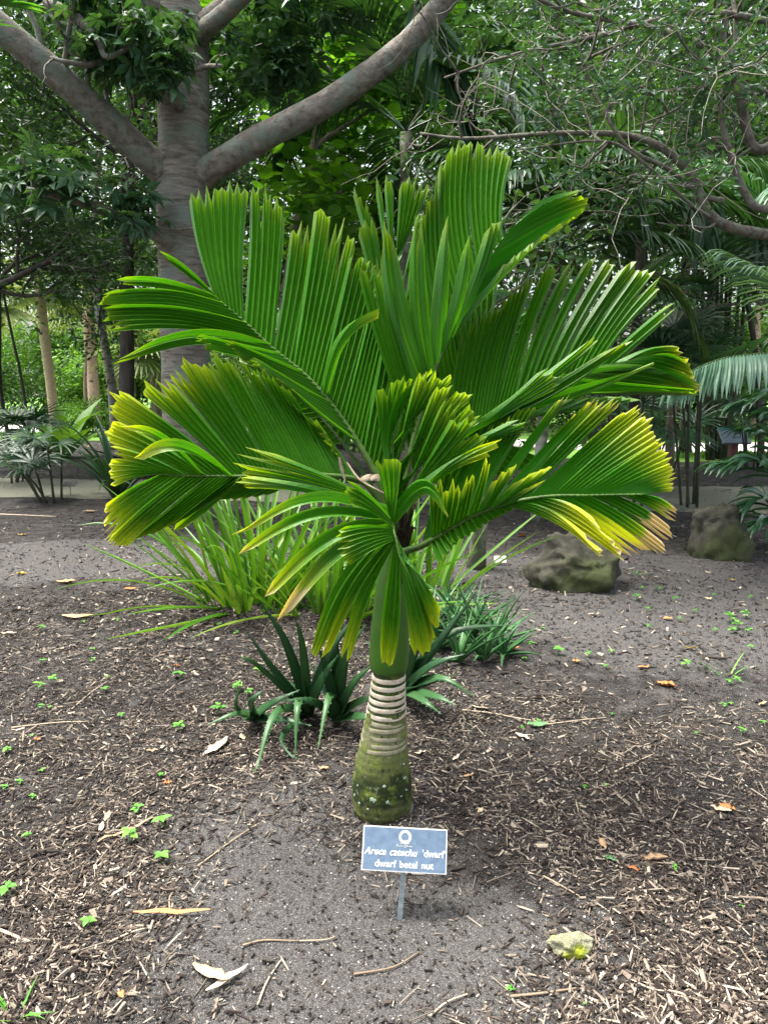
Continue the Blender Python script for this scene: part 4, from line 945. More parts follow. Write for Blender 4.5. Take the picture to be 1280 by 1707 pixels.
fan_palm('fan_palm', Gx(262, 22), 'short fan palm with a shaggy trunk next to the grey tree', 2.4, .22, 20, 1.0, M['fan'], M['bark_mid'], 83)
fan_palm('fan_palm', Gx(-30, 20), 'fan palm with a thin dark trunk at the edge of the lawn', 3.4, .1, 20, .9, M['fan'], M['bark_dark'], 84)
fan_palm('fan_palm', Gx(215, 31), 'tall fan palm farthest along the lawn', 6.2, .18, 20, 1.2, M['fan'], M['bark_pale'], 85)
simple_tree('grey_pole_tree', Gx(186, 17.5), 'straight pale grey trunk standing next to the dark thin trunk', 9, .12, M['bark_grey'], M['far_leaf'], 6000, .2, 'quad', 86, .6, 3, 2, (3, 4), .8)
simple_tree('slender_tree', Gx(38, 15), 'thin dark stem beside the shadowed clump of fan-leaved plants', 6, .035, M['bark_dark'], M['dark_leaf'], 5000, .14, 'quad', 87, .55, 1.8, 2, (3, 4), .6)
simple_tree('slender_tree', Gx(5, 14.2), 'thin black stem farthest from the grey tree', 6, .04, M['bark_dark'], M['dark_leaf'], 5000, .14, 'quad', 88, .55, 1.8, 2, (3, 4), .6)
simple_tree('slender_tree', Gx(135, 23), 'thin straight pale stem between the two tan-trunked fan palms', 6, .06, M['bark_pale'], M['far_leaf'], 5000, .2, 'quad', 89, .6, 1.8, 2, (3, 4), .7)
# ------------------------------------------------------------------ bushes and undergrowth
def bush(loc, label, rx, h, n, size, mat, seed, group=None, name='bush'):
    rng = random.Random(seed); e = root(name, loc, label, 'bush', group); mb = MB(); tips = []
    for k in range(12):
        a = rng.uniform(0, 6.28); el = rng.uniform(.5, 1.4)
        grow(rng, mb, Vector(loc)+Vector((0, 0, -.03)), (math.cos(a)*math.cos(el)*rx/h*1.3, math.sin(a)*math.cos(el)*rx/h*1.3, math.sin(el)), h*.75, .02, 1, tips, (3, 5), .2, .02, 4, (.4, .9))
    fit(mb.build('stem', M['bark_dark']), e); fit(crown('crown', tips, n, h*.22, size, mat, None, 'quad', seed), e)
bush(Gx(145, 22.5), 'round bright green bush on the lawn by the pale path', .9, 1.1, 6000, .09, M['bright_leaf'], 1)
for i, (x, y, s) in enumerate([(-16, 30, 3), (-12, 32, 2.6), (-8.5, 31, 2.8), (-22, 31, 3), (-4.6, 24, 2.5), (-1.5, 19, 2.2), (2, 18, 2.0), (12.5, 21.5, 2.0), (9, 22, 2.4), (16, 23, 2.6), (6, 21, 2.4), (-28, 34, 3.4)]):
    bush(Vector((x, y, 0)), 'bright green shrub along the far edge of the pale path' if i % 2 else 'dull green shrub along the far edge of the pale path', s*.8, s, 6000, .17, M['bright_leaf'] if i % 2 else M['far_leaf'], 200+i, 'bright shrubs along the pale path' if i % 2 else 'dull shrubs along the pale path', 'shrub')
for i, (x, y, s) in enumerate([(-14, 34, 4.5), (-10.5, 33, 4), (-7.5, 34, 4.6), (-18, 34, 4.8), (-12.5, 36, 6), (-8.5, 37, 6.5), (-22, 37, 6), (-5, 33, 4.4), (10.5, 27, 4), (13.5, 29, 4.6), (7.5, 28, 4.2), (17, 30, 5)]):
    bush(Vector((x, y, 0)), 'tall bright thicket catching the light beyond the lawn', s*.7, s, 5200, .24, M['bright_leaf'], 260+i, 'bright thickets beyond the lawn', 'thicket')
# shaded plants with stalked fan leaves
def fan_clump(px, Y, label, seed, H, nst, Rf, mat, nseg=9, name='fan_leaf_plant'):
    rng = random.Random(seed); loc = Gx(px, Y); e = root(name, loc, label, 'plant')
    for k in range(nst):
        a = rng.uniform(0, 6.28); b = loc+Vector((math.cos(a)*.16*rng.random()*2, math.sin(a)*.16, -.03)); h = H*rng.uniform(.45, 1.0)
        top = b+Vector((math.cos(a)*.22, math.sin(a)*.2, h*.72)); mb = MB(); mb.tube(catmull([b, b.lerp(top, .5)+Vector((0, 0, .04)), top], 6), [.018, .017, .016, .015, .014, .013, .012], 6); fit(mb.build('stem', M['bamboo']), e)
        for j in range(4 if H < 2 else 5):
            a2 = rng.uniform(0, 6.28); el = rng.uniform(.1, 1.1); d = Vector((math.cos(a2)*math.cos(el), math.sin(a2)*math.cos(el), math.sin(el)))
            c = top+d*rng.uniform(.18, .4)*H*.6; mb = MB(); mb.tube([top, top.lerp(c, .5)+Vector((0, 0, .03)), c], [.008, .007, .006], 4, False)
            d2 = (d+Vector((0, 0, -.35))).normalized(); fan_leaf(mb, c, d2, Vector((0, -.3, 1)), Rf*rng.uniform(.8, 1.15), rng, nseg, 1.3); fit(mb.build('fan_leaf', mat), e)
M['lady_leaf'] = leaf_mat('lady_leaf', [(.05, (.014, .05, .02)), (.6, (.024, .075, .028)), (.95, (.045, .11, .04))], .38, .2, 'object', .5)
fan_clump(78, 9.6, 'shaded clump of stalked fan leaves beside the little black sign', 301, 1.1, 6, .46, M['lady_leaf'], 8)
fan_clump(-5, 11.5, 'taller clump of fan leaves behind the shaded one', 302, 1.4, 6, .5, M['lady_leaf'], 9)
fan_clump(1090, 10.6, 'clump of pale-edged fan leaves by the slim brown trunk', 303, 1.9, 6, .5, M['broad_feather'])
fan_clump(1030, 11.6, 'low clump of fan leaves behind the yellowing betel frond', 304, 1.6, 6, .45, M['lady_leaf'])
fan_clump(1270, 13.2, 'clump of fan leaves behind the lectern sign', 305, 1.6, 6, .45, M['lady_leaf'])
fan_clump(1060, 8.4, 'tall lady palm with star-like fan leaves under the crooked branches', 306, 3.6, 6, .55, M['lady_leaf'], 11, 'lady_palm')
fan_clump(1180, 9.2, 'tall lady palm with narrow hanging fans beside the crooked branch', 307, 3.8, 6, .55, M['lady_leaf'], 11, 'lady_palm')
# upright blade plants
def blade_plant(px, Y, label, seed, n, L, wd, mat, el=(.6, 1.4), bend=.8, name='blade_leaf_plant', loc=None, thick=0, teeth=0, cat='plant', spreadr=.04, leafname='leaf', fold=.25, group=None):
    rng = random.Random(seed); loc = loc or Gx(px, Y); e = root(name, loc, label, cat, group)
    for k in range(n):
        az = k*2.4+rng.uniform(-.3, .3); e0 = rng.uniform(*el); l = L*rng.uniform(.7, 1.15); b = loc+Vector((math.cos(az)*spreadr, math.sin(az)*spreadr, -.02))
        P = arc(b, az, e0, l, bend*rng.uniform(.5, 1.4), 10)
        for q in P[3:]: q.z = max(q.z, loc.z+.012)
        mb = MB(); mb.blade(P, [wd*rng.uniform(.9, 1.1)*max(.04, (min(1, .6+i*.2)*(1-(i/10)**2.2))) for i in range(11)], (-math.cos(az)*.6, -math.sin(az)*.6, 1), fold, thick, teeth)
        fit(mb.build(leafname, mat), e)
    return e
blade_plant(182, 9.9, 'dark plant of upright blade leaves beside the shaded fan-leaved clump', 311, 24, 1.3, .10, M['lady_leaf'], (.7, 1.5), 1.0)
blade_plant(240, 12.5, 'dark agave-like plant of broad pointed leaves beside the grey trunk', 312, 18, 1.1, .2, M['lady_leaf'], (.5, 1.4), .4)
blade_plant(95, 15.5, 'bright green plant with big paddle leaves behind the shaded clump', 313, 9, 1.5, .42, M['bright_leaf'], (.8, 1.4), .9)
blade_plant(375, 12.5, 'bright paddle-leaved plant hidden behind the low betel frond', 314, 7, 1.9, .42, M['bright_leaf'], (1.0, 1.45), .5)
# strap-leaved clump right behind the palm
rng = random.Random(400)
for j, (px, py, n, L) in enumerate([(430, 1005, 100, 1.0), (545, 1018, 70, .95), (690, 985, 44, .85)]):
    loc = G(px, py); e = root('strap_leaf_clump', loc, ['big clump of arching strap leaves with yellowing ends behind the betel palm', 'dense clump of strap leaves right behind the crownshaft', 'sparser clump of strap leaves leaning over the small aloes'][j], 'plant')
    for k in range(n):
        az = rng.uniform(0, 6.28); rr = rng.random()**.5*.38; b = loc+Vector((math.cos(az)*rr, math.sin(az)*rr*.7, -.02)); e0 = rng.uniform(.85, 1.5)-.2*rr/.38
        if k % 11 == 0: e0 = rng.uniform(.05, .4)
        l = L*rng.uniform(.65, 1.15); P = arc(b, az+rng.uniform(-.5, .5), e0, l, rng.choice((.1, .3, .5, 1.2))*rng.random()*1.4, 9)
        for q in P[2:]: q.z = max(q.z, loc.z+.015)
        w0 = rng.uniform(.024, .044); mb = MB(); mb.blade(P, [w0*(.8+.2*math.sin(i*.6)) if i < 6 else w0*(1-((i-5)/4.2)**1.6) for i in range(10)], (-math.cos(az), -math.sin(az), .8), .45); fit(mb.build('leaf', M['strap']), e)
# aloes: explicit rosettes
def aloe_px(name, label, base, leaves, Y0, mat, seed, wd=.06, extra=0, L=.45, group=None):
    rng = random.Random(seed); loc = G(*base); e = root(name, loc, label, 'aloe', group); c = loc+Vector((0, 0, .02))
    for (mid, tip, w_) in leaves:
        P = catmull([c, at(*mid), at(*tip)], 12); mb = MB()
        for q in P: q.z = max(q.z, float(gz(q.x, q.y))+.012)
        mb.blade(P, [w_*max(.05, (.95 if i < 3 else 1-((i-2)/10.)**1.25)) for i in range(13)], (0, -.75, .66), .42, .012, .006); fit(mb.build('leaf', mat), e)
    for k in range(extra):
        az = k*2.4+rng.uniform(-.3, .3); P = arc(c, az, rng.uniform(.25, 1.35), L*rng.uniform(.6, 1.1), rng.uniform(-.2, .8), 10)
        for q in P: q.z = max(q.z, float(gz(q.x, q.y))+.012)
        mb = MB(); mb.blade(P, [wd*max(.05, (.95 if i < 3 else 1-((i-2)/8.)**1.25)) for i in range(11)], (-math.cos(az), -math.sin(az), .9), .42, .010, .005); fit(mb.build('leaf', mat), e)
    return e
aloe_px('aloe_plant', 'big dark aloe with long toothed leaves drooping towards the bare soil', (515, 1195), [((478, 1075, 3.05), (432, 1000, 3.0), .05), ((505, 1080, 3.05), (492, 1030, 3.0), .045), ((455, 1115, 3.0), (410, 1050, 2.95), .04),
        ((460, 1190, 2.9), (422, 1305, 2.66), .05), ((498, 1170, 2.95), (492, 1262, 2.8), .05), ((470, 1230, 2.9), (498, 1276, 2.78), .03), ((430, 1110, 3.0), (400, 1095, 2.95), .03), ((550, 1090, 3.0), (598, 1020, 3.0), .06), ((540, 1130, 3.0), (565, 1090, 2.9), .055)], 3.1, M['aloe'], 1, .05, 2, .3)
aloe_px('aloe_plant', 'dark aloe with spreading toothed leaves tucked against the ringed trunk', (562, 1205), [((550, 1160, 2.95), (530, 1248, 2.75), .05), ((575, 1100, 3.0), (610, 1040, 3.0), .06), ((590, 1140, 2.95), (625, 1105, 2.9), .05), ((545, 1120, 3.0), (530, 1075, 2.95), .05),
        ((600, 1170, 2.95), (640, 1160, 2.9), .05), ((600, 1195, 2.9), (640, 1200, 2.85), .05), ((520, 1170, 3.0), (470, 1168, 2.95), .05), ((560, 1090, 3.05), (556, 1040, 3.05), .05)], 3.1, M['aloe'], 2, .05, 2, .3)
aloe_px('aloe_plant', 'low aloe creeping over the chips with short curled leaves', (425, 1205), [((395, 1190, 3.0), (345, 1208, 2.95), .035), ((420, 1170, 3.0), (440, 1150, 3.0), .045), ((450, 1175, 3.0), (500, 1150, 3.0), .05), ((395, 1180, 3.02), (402, 1135, 3.0), .03), ((470, 1200, 2.95), (520, 1210, 2.9), .04)], 3.1, M['aloe'], 3, .04, 3, .2)
aloe_px('aloe_plant', 'aloe with long dark leaves fanning out from behind the ringed trunk', (668, 1165), [((725, 1080, 3.2), (795, 985, 3.2), .06), ((720, 1110, 3.15), (775, 1090, 3.1), .05), ((730, 1130, 3.1), (790, 1160, 3.0), .045), ((720, 1160, 3.05), (760, 1175, 2.95), .05), ((745, 1060, 3.2), (860, 1040, 3.2), .05), ((700, 1060, 3.2), (725, 1000, 3.2), .05), ((700, 1165, 3.0), (735, 1190, 2.9), .05)], 3.1, M['aloe'], 4, .05, 5, .36)
for j, (px, py, n, L) in enumerate([(735, 1080, 18, .48), (785, 1070, 20, .48), (825, 1075, 16, .40), (765, 1105, 15, .38), (715, 1050, 16, .46), (805, 1105, 13, .34), (755, 1035, 16, .45), (838, 1100, 11, .28)]):
    aloe_px('small_aloe', 'small narrow-leaved aloe in the thicket beside the ringed trunk', (px, py), [], 3.6, M['aloe_small'], 40+j, .026, n, L, 'thicket of small aloes')
# ------------------------------------------------------------------ rocks
def rock(name, px, py, sx, sy, sz, label, mat, seed, n=3, rough=.22, loc=None):
    import bmesh
    from mathutils import noise as mnoise
    bm = bmesh.new(); bmesh.ops.create_icosphere(bm, subdivisions=5 if sx > .1 else 4, radius=1)
    r = random.Random(seed); ph = [(r.uniform(-1, 1), r.uniform(-1, 1), r.uniform(-1, 1), r.uniform(0, 6)) for _ in range(14)]
    planes = [(Vector((r.gauss(0, 1), r.gauss(0, 1), r.gauss(.4, 1))).normalized(), r.uniform(.62, .9)) for _ in range(9)]
    for v in bm.verts:
        p = v.co.copy(); d = 1.0
        for nrm, h in planes:
            q = p.dot(nrm)
            if q > h: p -= nrm*(q-h)*.85
        for k, (a, b, c, f) in enumerate(ph): d += rough*.22*math.sin((a*v.co.x+b*v.co.y+c*v.co.z)*(3+k*1.3)+f)/(1+k*.25)
        nz_ = mnoise.fractal(v.co*1.7+Vector((seed, 0, 0)), .9, 2.1, 6)*.16 + mnoise.fractal(v.co*6+Vector((seed, 3, 0)), .8, 2.1, 4)*.05; d += nz_
        v.co = Vector((p.x*d*sx, p.y*d*sy, p.z*d*sz))
    me = bpy.data.meshes.new(name); bm.to_mesh(me); bm.free()
    for f in me.polygons: f.use_smooth = True
    o = obj(name, me, mat); loc = loc or G(px, py); o.location = loc+Vector((0, sy*.6, sz*.45)); return tag(o, label, 'rock')
rock('boulder', 972, 985, .36, .26, .30, 'broad grey-green boulder under the drooping yellow betel frond', M['rock'], 5)
rock('boulder', 1208, 932, .30, .26, .36, 'taller mossy dark boulder beside the broad-leaved palm', M['rock'], 9)
o = rock('mossy_stone', 956, 1600, .062, .04, .035, 'pale stone half covered in yellow-green moss lying on the mulch', M['mossy_rock'], 13)
rng = random.Random(77)
pale = [(988, 1408, 9), (966, 1463, 8), (1002, 1472, 8), (1066, 1473, 10), (742, 1600, 10), (808, 1582, 11), (822, 1578, 8), (1210, 1486, 10), (352, 1488, 9), (1090, 1655, 9), (940, 1553, 6), (1000, 1567, 7), (212, 1305, 8), (398, 1632, 12), (70, 1540, 9), (548, 1368, 5), (386, 1420, 5), (1122, 1398, 6)]
for px, py, s in pale:
    p = G(px, py); m = s*.5*p.y*1.1/F_PX
    o = rock('pale_pebble', px, py, m*rng.uniform(1, 1.3), m, m*.7, 'pale limestone pebble lying on the soil', M['pebble'], int(px)); o['group'] = 'pale pebbles on the soil'
# small trunk behind the palm
simple_tree('lichened_tree', G(793, 945), 'slim lichen-spotted trunk standing behind the strap-leaved clump', 2.7, .075, M['bark_moss'], M['dark_leaf'], 500, .09, 'leaf', 500, .8, .7, 2, (3, 4), .5)
# ------------------------------------------------------------------ signs
def text_mesh(body, size, shear=0.0, bold=0.0):
    cu = bpy.data.curves.new('t', 'FONT'); cu.body = body; cu.size = size; cu.shear = shear; cu.offset = bold; cu.extrude = .0004; cu.align_x = 'CENTER'; cu.space_word = 1.35; cu.resolution_u = 3
    ob = bpy.data.objects.new('t', cu); C.objects.link(ob); bpy.context.view_layer.update()
    me = bpy.data.meshes.new_from_object(ob.evaluated_get(bpy.context.evaluated_depsgraph_get())); bpy.data.objects.remove(ob); me.materials.clear(); return me
sb = G(664, 1526); sgn = empty('plant_label_sign', sb); tag(sgn, 'blue plant label sign on a grey metal stake in front of the palm', 'sign')
pc = (at(672, 1456, 1.925)+at(676, 1378, 1.985))/2
TL, TR_, BR, BL = at(606, 1375, 1.985), at(745, 1383, 1.985), at(744, 1458, 1.925), at(602, 1450, 1.925)
ctr = (TL+TR_+BR+BL)/4; ax = ((TR_-TL)+(BR-BL)).normalized(); ay = ((TL-BL)+(TR_-BR)); ay = (ay-ax*ay.dot(ax)).normalized(); az_ = ax.cross(ay)
W_, H_ = ((TR_-TL).length+(BR-BL).length)/2, ((TL-BL).length+(TR_-BR).length)/2
Mx = Matrix((ax, ay, az_)).transposed().to_4x4(); Mx.translation = ctr
inv = Matrix.Translation(-Vector(sgn.location))
def sign_part(o, dz, x=0, y=0):
    o.parent = sgn; o.matrix_parent_inverse = inv; o.matrix_basis = Mx @ Matrix.Translation((x, y, dz)); return o
mb = MB(); mb.box((0, 0, 0), W_, H_, .004); sign_part(mb.build('plate', M['sign_edge'], smooth=False), 0)
mb = MB(); mb.box((0, 0, 0), W_-.007, H_-.007, .002); sign_part(mb.build('face', M['sign_face'], smooth=False), .0022)
me = text_mesh("Areca catechu", .0245, .28, .0003); o = sign_part(obj('lettering', me, M['letter']), .0038, -.033*W_/.237-.006, -.012)
xs = [v.co.x for v in me.vertices]; k1 = (.63*W_)/(max(xs)-min(xs))
o.matrix_basis = Mx @ Matrix.Translation((-.165*W_, -.0165, .0038)) @ Matrix.Diagonal((k1, 1.08, 1, 1))
me = text_mesh("'dwarf'", .0245, 0, .0003); xs = [v.co.x for v in me.vertices]; k2 = (.265*W_)/(max(xs)-min(xs))
o = sign_part(obj('lettering', me, M['letter']), .0038); o.matrix_basis = Mx @ Matrix.Translation((.345*W_, -.0165, .0038)) @ Matrix.Diagonal((k2, 1.08, 1, 1))
me = text_mesh("dwarf betel nut", .0245, 0, .0003); xs = [v.co.x for v in me.vertices]; k3 = (.69*W_)/(max(xs)-min(xs))
o = sign_part(obj('lettering', me, M['letter']), .0038); o.matrix_basis = Mx @ Matrix.Translation((.0, -.0475, .0038)) @ Matrix.Diagonal((k3, 1.05, 1, 1))
mb = MB(); n = 40; V = []; F = []
for k in range(n+1):
    a = -math.pi/2+.22+(2*math.pi-.44)*k/n; ro = .0178*(1+.03*(k % 2)); V += [(math.cos(a)*ro, math.sin(a)*ro, 0), (math.cos(a)*.0112, math.sin(a)*.0112, 0)]
    if k: F.append((2*k-2, 2*k, 2*k+1, 2*k-1))
mb.add(V, F); mb.add([(-.0055, -.0165, .0), (.0055, -.0165, .0), (0, -.007, .0)], [(0, 1, 2)])
mb.box((0, -.022, 0), .0011, .014, .0002)
for sg in (-1, 1):
    for j in range(4): mb.add([(sg*(.002+.003*j), -.0165, 0), (sg*(.004+.003*j), -.0165, 0), (sg*(.004+.003*j), -.0195, 0)], [(0, 1, 2)])
sign_part(mb.build('emblem', M['emblem'], smooth=False), .0040, 0, .0335)
mb = MB()
for x0, x1, big in ((-.0235, -.004, 1), (.004, .0215, 1)):
    P = [(x0, -.0035, 0), (x0+.001, .004, 0), (x0+.0035, .003, 0), (x0+.002, .000, 0)]
    for j in range(9): x = x0+.004+(x1-x0-.004)*j/8; P.append((x, .0012*(1 if j % 2 else -1)-.001, 0))
    mb.tube([Vector(p) for p in P], [.00055]*len(P), 4)
sign_part(mb.build('script_lettering', M['emblem'], smooth=False), .0036, 0, .0095)
mb = MB(); b = sb.copy(); b.z -= .05; top = ctr-ay*H_*.36-az_*.006
mb2 = Matrix.Identity(3); d = (top-b).normalized(); s = d.cross(Vector((0, -1, 0))).normalized(); u = s.cross(d)
mb.box((b+top)/2, .014, .005, (top-b).length, Matrix((s, u, d)).transposed()); o = mb.build('stake', M['post_metal'], smooth=False); fit(o, sgn)
mb = MB(); mb.box(ctr-ay*H_*.46-az_*.0045, .018, .012, .004, Matrix((ax, ay, az_)).transposed()); fit(mb.build('bracket', M['sign_edge'], smooth=False), sgn)
def small_sign(px, py, Ytop, wd, ht, label, fm, name='plant_label', hgt=.12, tilt=.7, letters=False):
    loc = G(px, py); e = empty(name, loc); tag(e, label, 'sign'); c = loc+Vector((0, 0, hgt))
    mb = MB(); mb.box(loc+Vector((0, .01, hgt/2-.02)), .012, .006, hgt+.04); fit(mb.build('stake', M['post_metal'], smooth=False), e)
    mb = MB(); mb.box(c, wd, ht, .005, Matrix.Rotation(tilt, 3, 'X')); fit(mb.build('plate', fm, smooth=False), e)
    if letters:
        mb = MB(); Rm = Matrix.Rotation(tilt, 3, 'X')
        for j in range(6): mb.box(c+Rm @ Vector((-.03+.012*j, .003, .0034)), .008, .012, .001, Rm)
        fit(mb.build('lettering', M['dark_sign'], smooth=False), e)
small_sign(833, 942, 0, .10, .06, 'tiny white plant label near the lichen-spotted trunk', M['letter'], hgt=.05, tilt=.9, letters=True)
small_sign(118, 826, 0, .17, .11, 'little black plant label beside the shaded fan-leaved clump', M['dark_sign'], hgt=.16, tilt=.5)
e = empty('lectern_sign', Gx(1233, 14.0)); tag(e, 'slanted information board with a teal edge on a red-brown post by the path', 'sign'); b = Vector(e.location)
t = at(1233, 728, 14.0)
mb = MB(); mb.box((b.x, b.y, (t.z-.05)/2), .13, .13, t.z+.05); fit(mb.build('post', M['red_post'], smooth=False), e)
Rm = Matrix.Rotation(.75, 3, 'X'); mb = MB(); mb.box((b.x, b.y-.02, t.z), .52, .34, .04, Rm); fit(mb.build('panel', M['blue_board'], smooth=False), e)
mb = MB(); mb.box(Vector((b.x, b.y-.02, t.z))+Rm @ Vector((0, .19, .0)), .54, .035, .06, Rm); fit(mb.build('rim', M['teal_board'], smooth=False), e)
# ------------------------------------------------------------------ mulch, pebbles, leaves, seedlings
def inside(r, n, y0, y1):
    y = y0*(y1/y0)**r.random(n) if True else r.uniform(y0, y1, n)
    x = r.uniform(-1, 1, n)*(.56*y+.25); return x, y
def mulch_w(x, y):
    far = np.where(x < .2, 5.4+.3*np.sin(3*x), 3.75+.35*np.sin(2.1*x+1)+.1*np.sin(9*x)); k = np.clip((far-y)/.6, 0, 1)
    s1 = np.exp(-(((x+.33)/.36)**2+((y-2.1)/.45)**2)**1.0); s2 = np.exp(-(((x-.05)/.6)**2+((y-1.75)/.24)**2)**1.0)
    s3 = np.exp(-(((x-.32)/.28)**2+((y-2.0)/.2)**2)); s4 = np.exp(-(((x+.2)/.5)**2+((y-1.45)/.18)**2))*.6
    patch = .5+.5*np.sin(5.1*x+2*np.sin(3*y))*np.sin(4.3*y+1.7*np.sin(2.7*x))
    return k*np.clip(1-.97*s1-.9*s2-.7*s3-s4, .02, 1)*(.25+.75*patch**.8)
r = np.random.default_rng(7)
def ground_frame(x, y, r, tilt):
    h = .02; gxn = (gz(x+h, y)-gz(x-h, y))/(2*h); gyn = (gz(x, y+h)-gz(x, y-h))/(2*h)
    Z = np.stack([-gxn, -gyn, np.ones_like(x)], 1)+r.normal(0, tilt, (len(x), 3)); return Z/np.linalg.norm(Z, axis=1, keepdims=True)
CH_V = [(-.5, -.5, -.1), (.5, -.3, -.1), (.5, .4, -.1), (-.5, .5, -.1), (-.46, -.42, .1), (.44, -.28, .06), (.5, .34, .1), (-.5, .42, .06)]
CH_F = [(4, 5, 6, 7), (0, 1, 5, 4), (1, 2, 6, 5), (2, 3, 7, 6), (3, 0, 4, 7)]
SP_V = [(-.5, 0, 0), (-.2, -.5, -.1), (-.15, .45, -.1), (-.18, .05, .3), (.22, -.35, -.06), (.2, .5, -.02), (.2, 0, .34), (.5, .1, .12)]
SP_F = [(0, 1, 3, 3), (0, 3, 2, 2), (1, 4, 6, 3), (3, 6, 5, 2), (4, 7, 6, 6), (6, 7, 5, 5)]
SP_F = [(0, 1, 3), (0, 3, 2), (1, 4, 6), (1, 6, 3), (3, 6, 5), (3, 5, 2), (4, 7, 6), (6, 7, 5)]
GR_V = [(-.5, 0, 0), (0, -.5, 0), (.5, .1, 0), (.05, .5, 0), (0, 0, .4), (-.3, -.35, .15), (.35, .4, .1)]
GR_F = [(0, 5, 4), (5, 1, 4), (1, 2, 4), (2, 6, 4), (6, 3, 4), (3, 0, 4)]
def scatter(name, n, L, Wd, thick, label, mat, lo=1.35, hi=5.9, tilt=.35, wfun=mulch_w, var=.8, cat='mulch', pw=1.0, shape=None):
    x, y = inside(r, n*2, lo, hi); keep = r.random(n*2) < wfun(x, y)**pw; x, y = x[keep][:n], y[keep][:n]; m = len(x)
    Z = ground_frame(x, y, r, tilt); a = r.random(m)*6.283; X = np.stack([np.cos(a), np.sin(a), r.normal(0, .12, m)], 1); X -= Z*np.sum(X*Z, 1, keepdims=True)
    l = L*np.exp(r.normal(0, var*.6, m)); wv = Wd*np.exp(r.normal(0, .35, m)); l = np.clip(l, Wd*.8, L*4)
    tv = np.array(CH_V); tv[:, 2] *= 1.0
    pos = np.stack([x, y, gz(x, y)+.002+r.random(m)*.008], 1)
    tf = CH_F
    if shape: tv, tf = np.array(shape[0]), shape[1]
    V, F = bake(tv*np.array([1, 1, thick]), tf, pos, X, Z, l, wv)
    o = obj(name, raw_mesh(name, V, F, smooth=False), mat); return tag(o, label, cat, kind='stuff')
scatter('mulch', 48000, .021, .0044, .16, 'tan and brown shredded wood splinters strewn over the dark soil', M['chip'], var=1.0, shape=(SP_V, SP_F))
scatter('wood_chips', 20000, .015, .0042, .8, 'small blunt wood chips between the splinters of mulch', M['chip'], var=.9)
scatter('bark_chips', 3800, .028, .009, .5, 'larger flat bark chips mixed into the mulch', M['chip'], var=.5)
scatter('straw_litter', 3600, .07, .0032, .12, 'thin dry strands and straw lying over the mulch', M['chip'], var=.5, tilt=.12)
def soil_w(x, y): return np.clip(.25+.0*x, 0, 1)
scatter('grit', 15000, .005, .004, .8, 'small pale shell grit scattered on the grey sandy soil', M['pebble'], hi=6.5, wfun=soil_w, cat='grit', var=.6, shape=(GR_V, GR_F))
scatter('crumbs', 14000, .009, .006, 2.0, 'dark crumbs of soil and rotted bark on the ground', M['bark_dark'], hi=6.5, wfun=soil_w, cat='soil crumbs', var=.6)
def far_w(x, y): return np.clip((y-3.2)/1.5, 0, 1)*np.where((y > 9) & (y < 12), .25, .8)*(.3+.7*np.abs(np.sin(2.3*x+1.1*y)*np.sin(1.7*y-x)))
scatter('leaf_litter', 9000, .03, .012, .35, 'dark scraps of leaf and bark littering the soil beyond the mulch', M['chip'], lo=3.4, hi=14, wfun=far_w, cat='leaf litter', var=.7)
scatter('soil_clods', 9000, .022, .018, .5, 'small dark clods on the trampled soil', M['soil'], lo=3.2, hi=9, wfun=far_w, cat='soil clods', var=.5, shape=(GR_V, GR_F))
# single fallen leaves
rng = random.Random(900)
def fallen(px, py, Lpx, ang, mat, label, group, wr=.4, curl=.2, name='fallen_leaf'):
    p = G(px, py); L = Lpx*math.hypot(p.y, 1.5)/F_PX; d = Vector((math.cos(ang), math.sin(ang), 0)); s = Vector((-d.y, d.x, 0))
    P = [p+d*L*(t-.5)+Vector((0, 0, .008+curl*L*.35*(2*t-1)**2*rng.uniform(.5, 1.2)+.01*rng.random())) for t in [i/7 for i in range(8)]]
    for q in P: q.z = max(q.z, float(gz(q.x, q.y))+.006)
    mb = MB(); mb.blade(P, [L*wr*max(.06, math.sin(math.pi*(.05+.92*i/7))**.8)*rng.uniform(.85, 1.1) for i in range(8)], (rng.uniform(-.3, .3), rng.uniform(-.3, .3), 1), rng.uniform(.1, .6), .0012)
    o = mb.build(name, mat); o.location = p; o.data.transform(Matrix.Translation(-p)); return tag(o, label, 'leaf', group)
dl, ol, yl = M['dry_leaf'], M['orange_leaf'], M['yellow_leaf']
for (px, py, L, a) in [(130, 1027, 50, .1), (16, 1062, 24, .2), (112, 975, 32, .2), (1090, 1436, 40, -.05), (362, 1250, 60, 1.2), (405, 1232, 24, 2), (1004, 1412, 26, 1.6), (255, 1255, 18, .4), (870, 1230, 26, 2.4), (800, 1185, 34, 2.8), (1200, 1358, 30, 2.6), (780, 1305, 22, .3), (1180, 1000, 14, .1), (760, 1275, 20, 1.0),
                       (990, 1030, 22, .1), (75, 830, 20, .3), (150, 855, 24, .1), (180, 1367, 28, 1.7), (700, 1270, 20, .4), (1232, 980, 12, .5), (870, 890, 16, .2), (850, 800, 12, .1), (885, 950, 14, 0), (1270, 1180, 18, .5), (540, 1290, 18, .3), (800, 1365, 20, 1.1)]:
    fallen(px, py, L, a, dl, 'dry tan fallen leaf lying on the ground', 'dry tan fallen leaves')
for (px, py, L, a) in [(218, 983, 20, .3), (1072, 1113, 20, .2), (1110, 1142, 30, 2.6), (852, 1088, 26, .1), (838, 1052, 22, 0), (1055, 1455, 18, 2.6), (1210, 1355, 24, 2.5), (280, 1310, 14, .1), (1112, 1033, 16, .1), (64, 1236, 10, .2), (295, 1113, 10, 0), (203, 1668, 16, 2.2), (870, 895, 16, .1), (960, 1105, 14, .2)]:
    fallen(px, py, L, a, ol, 'rusty orange fallen leaf lying on the ground', 'rusty orange fallen leaves', .55)
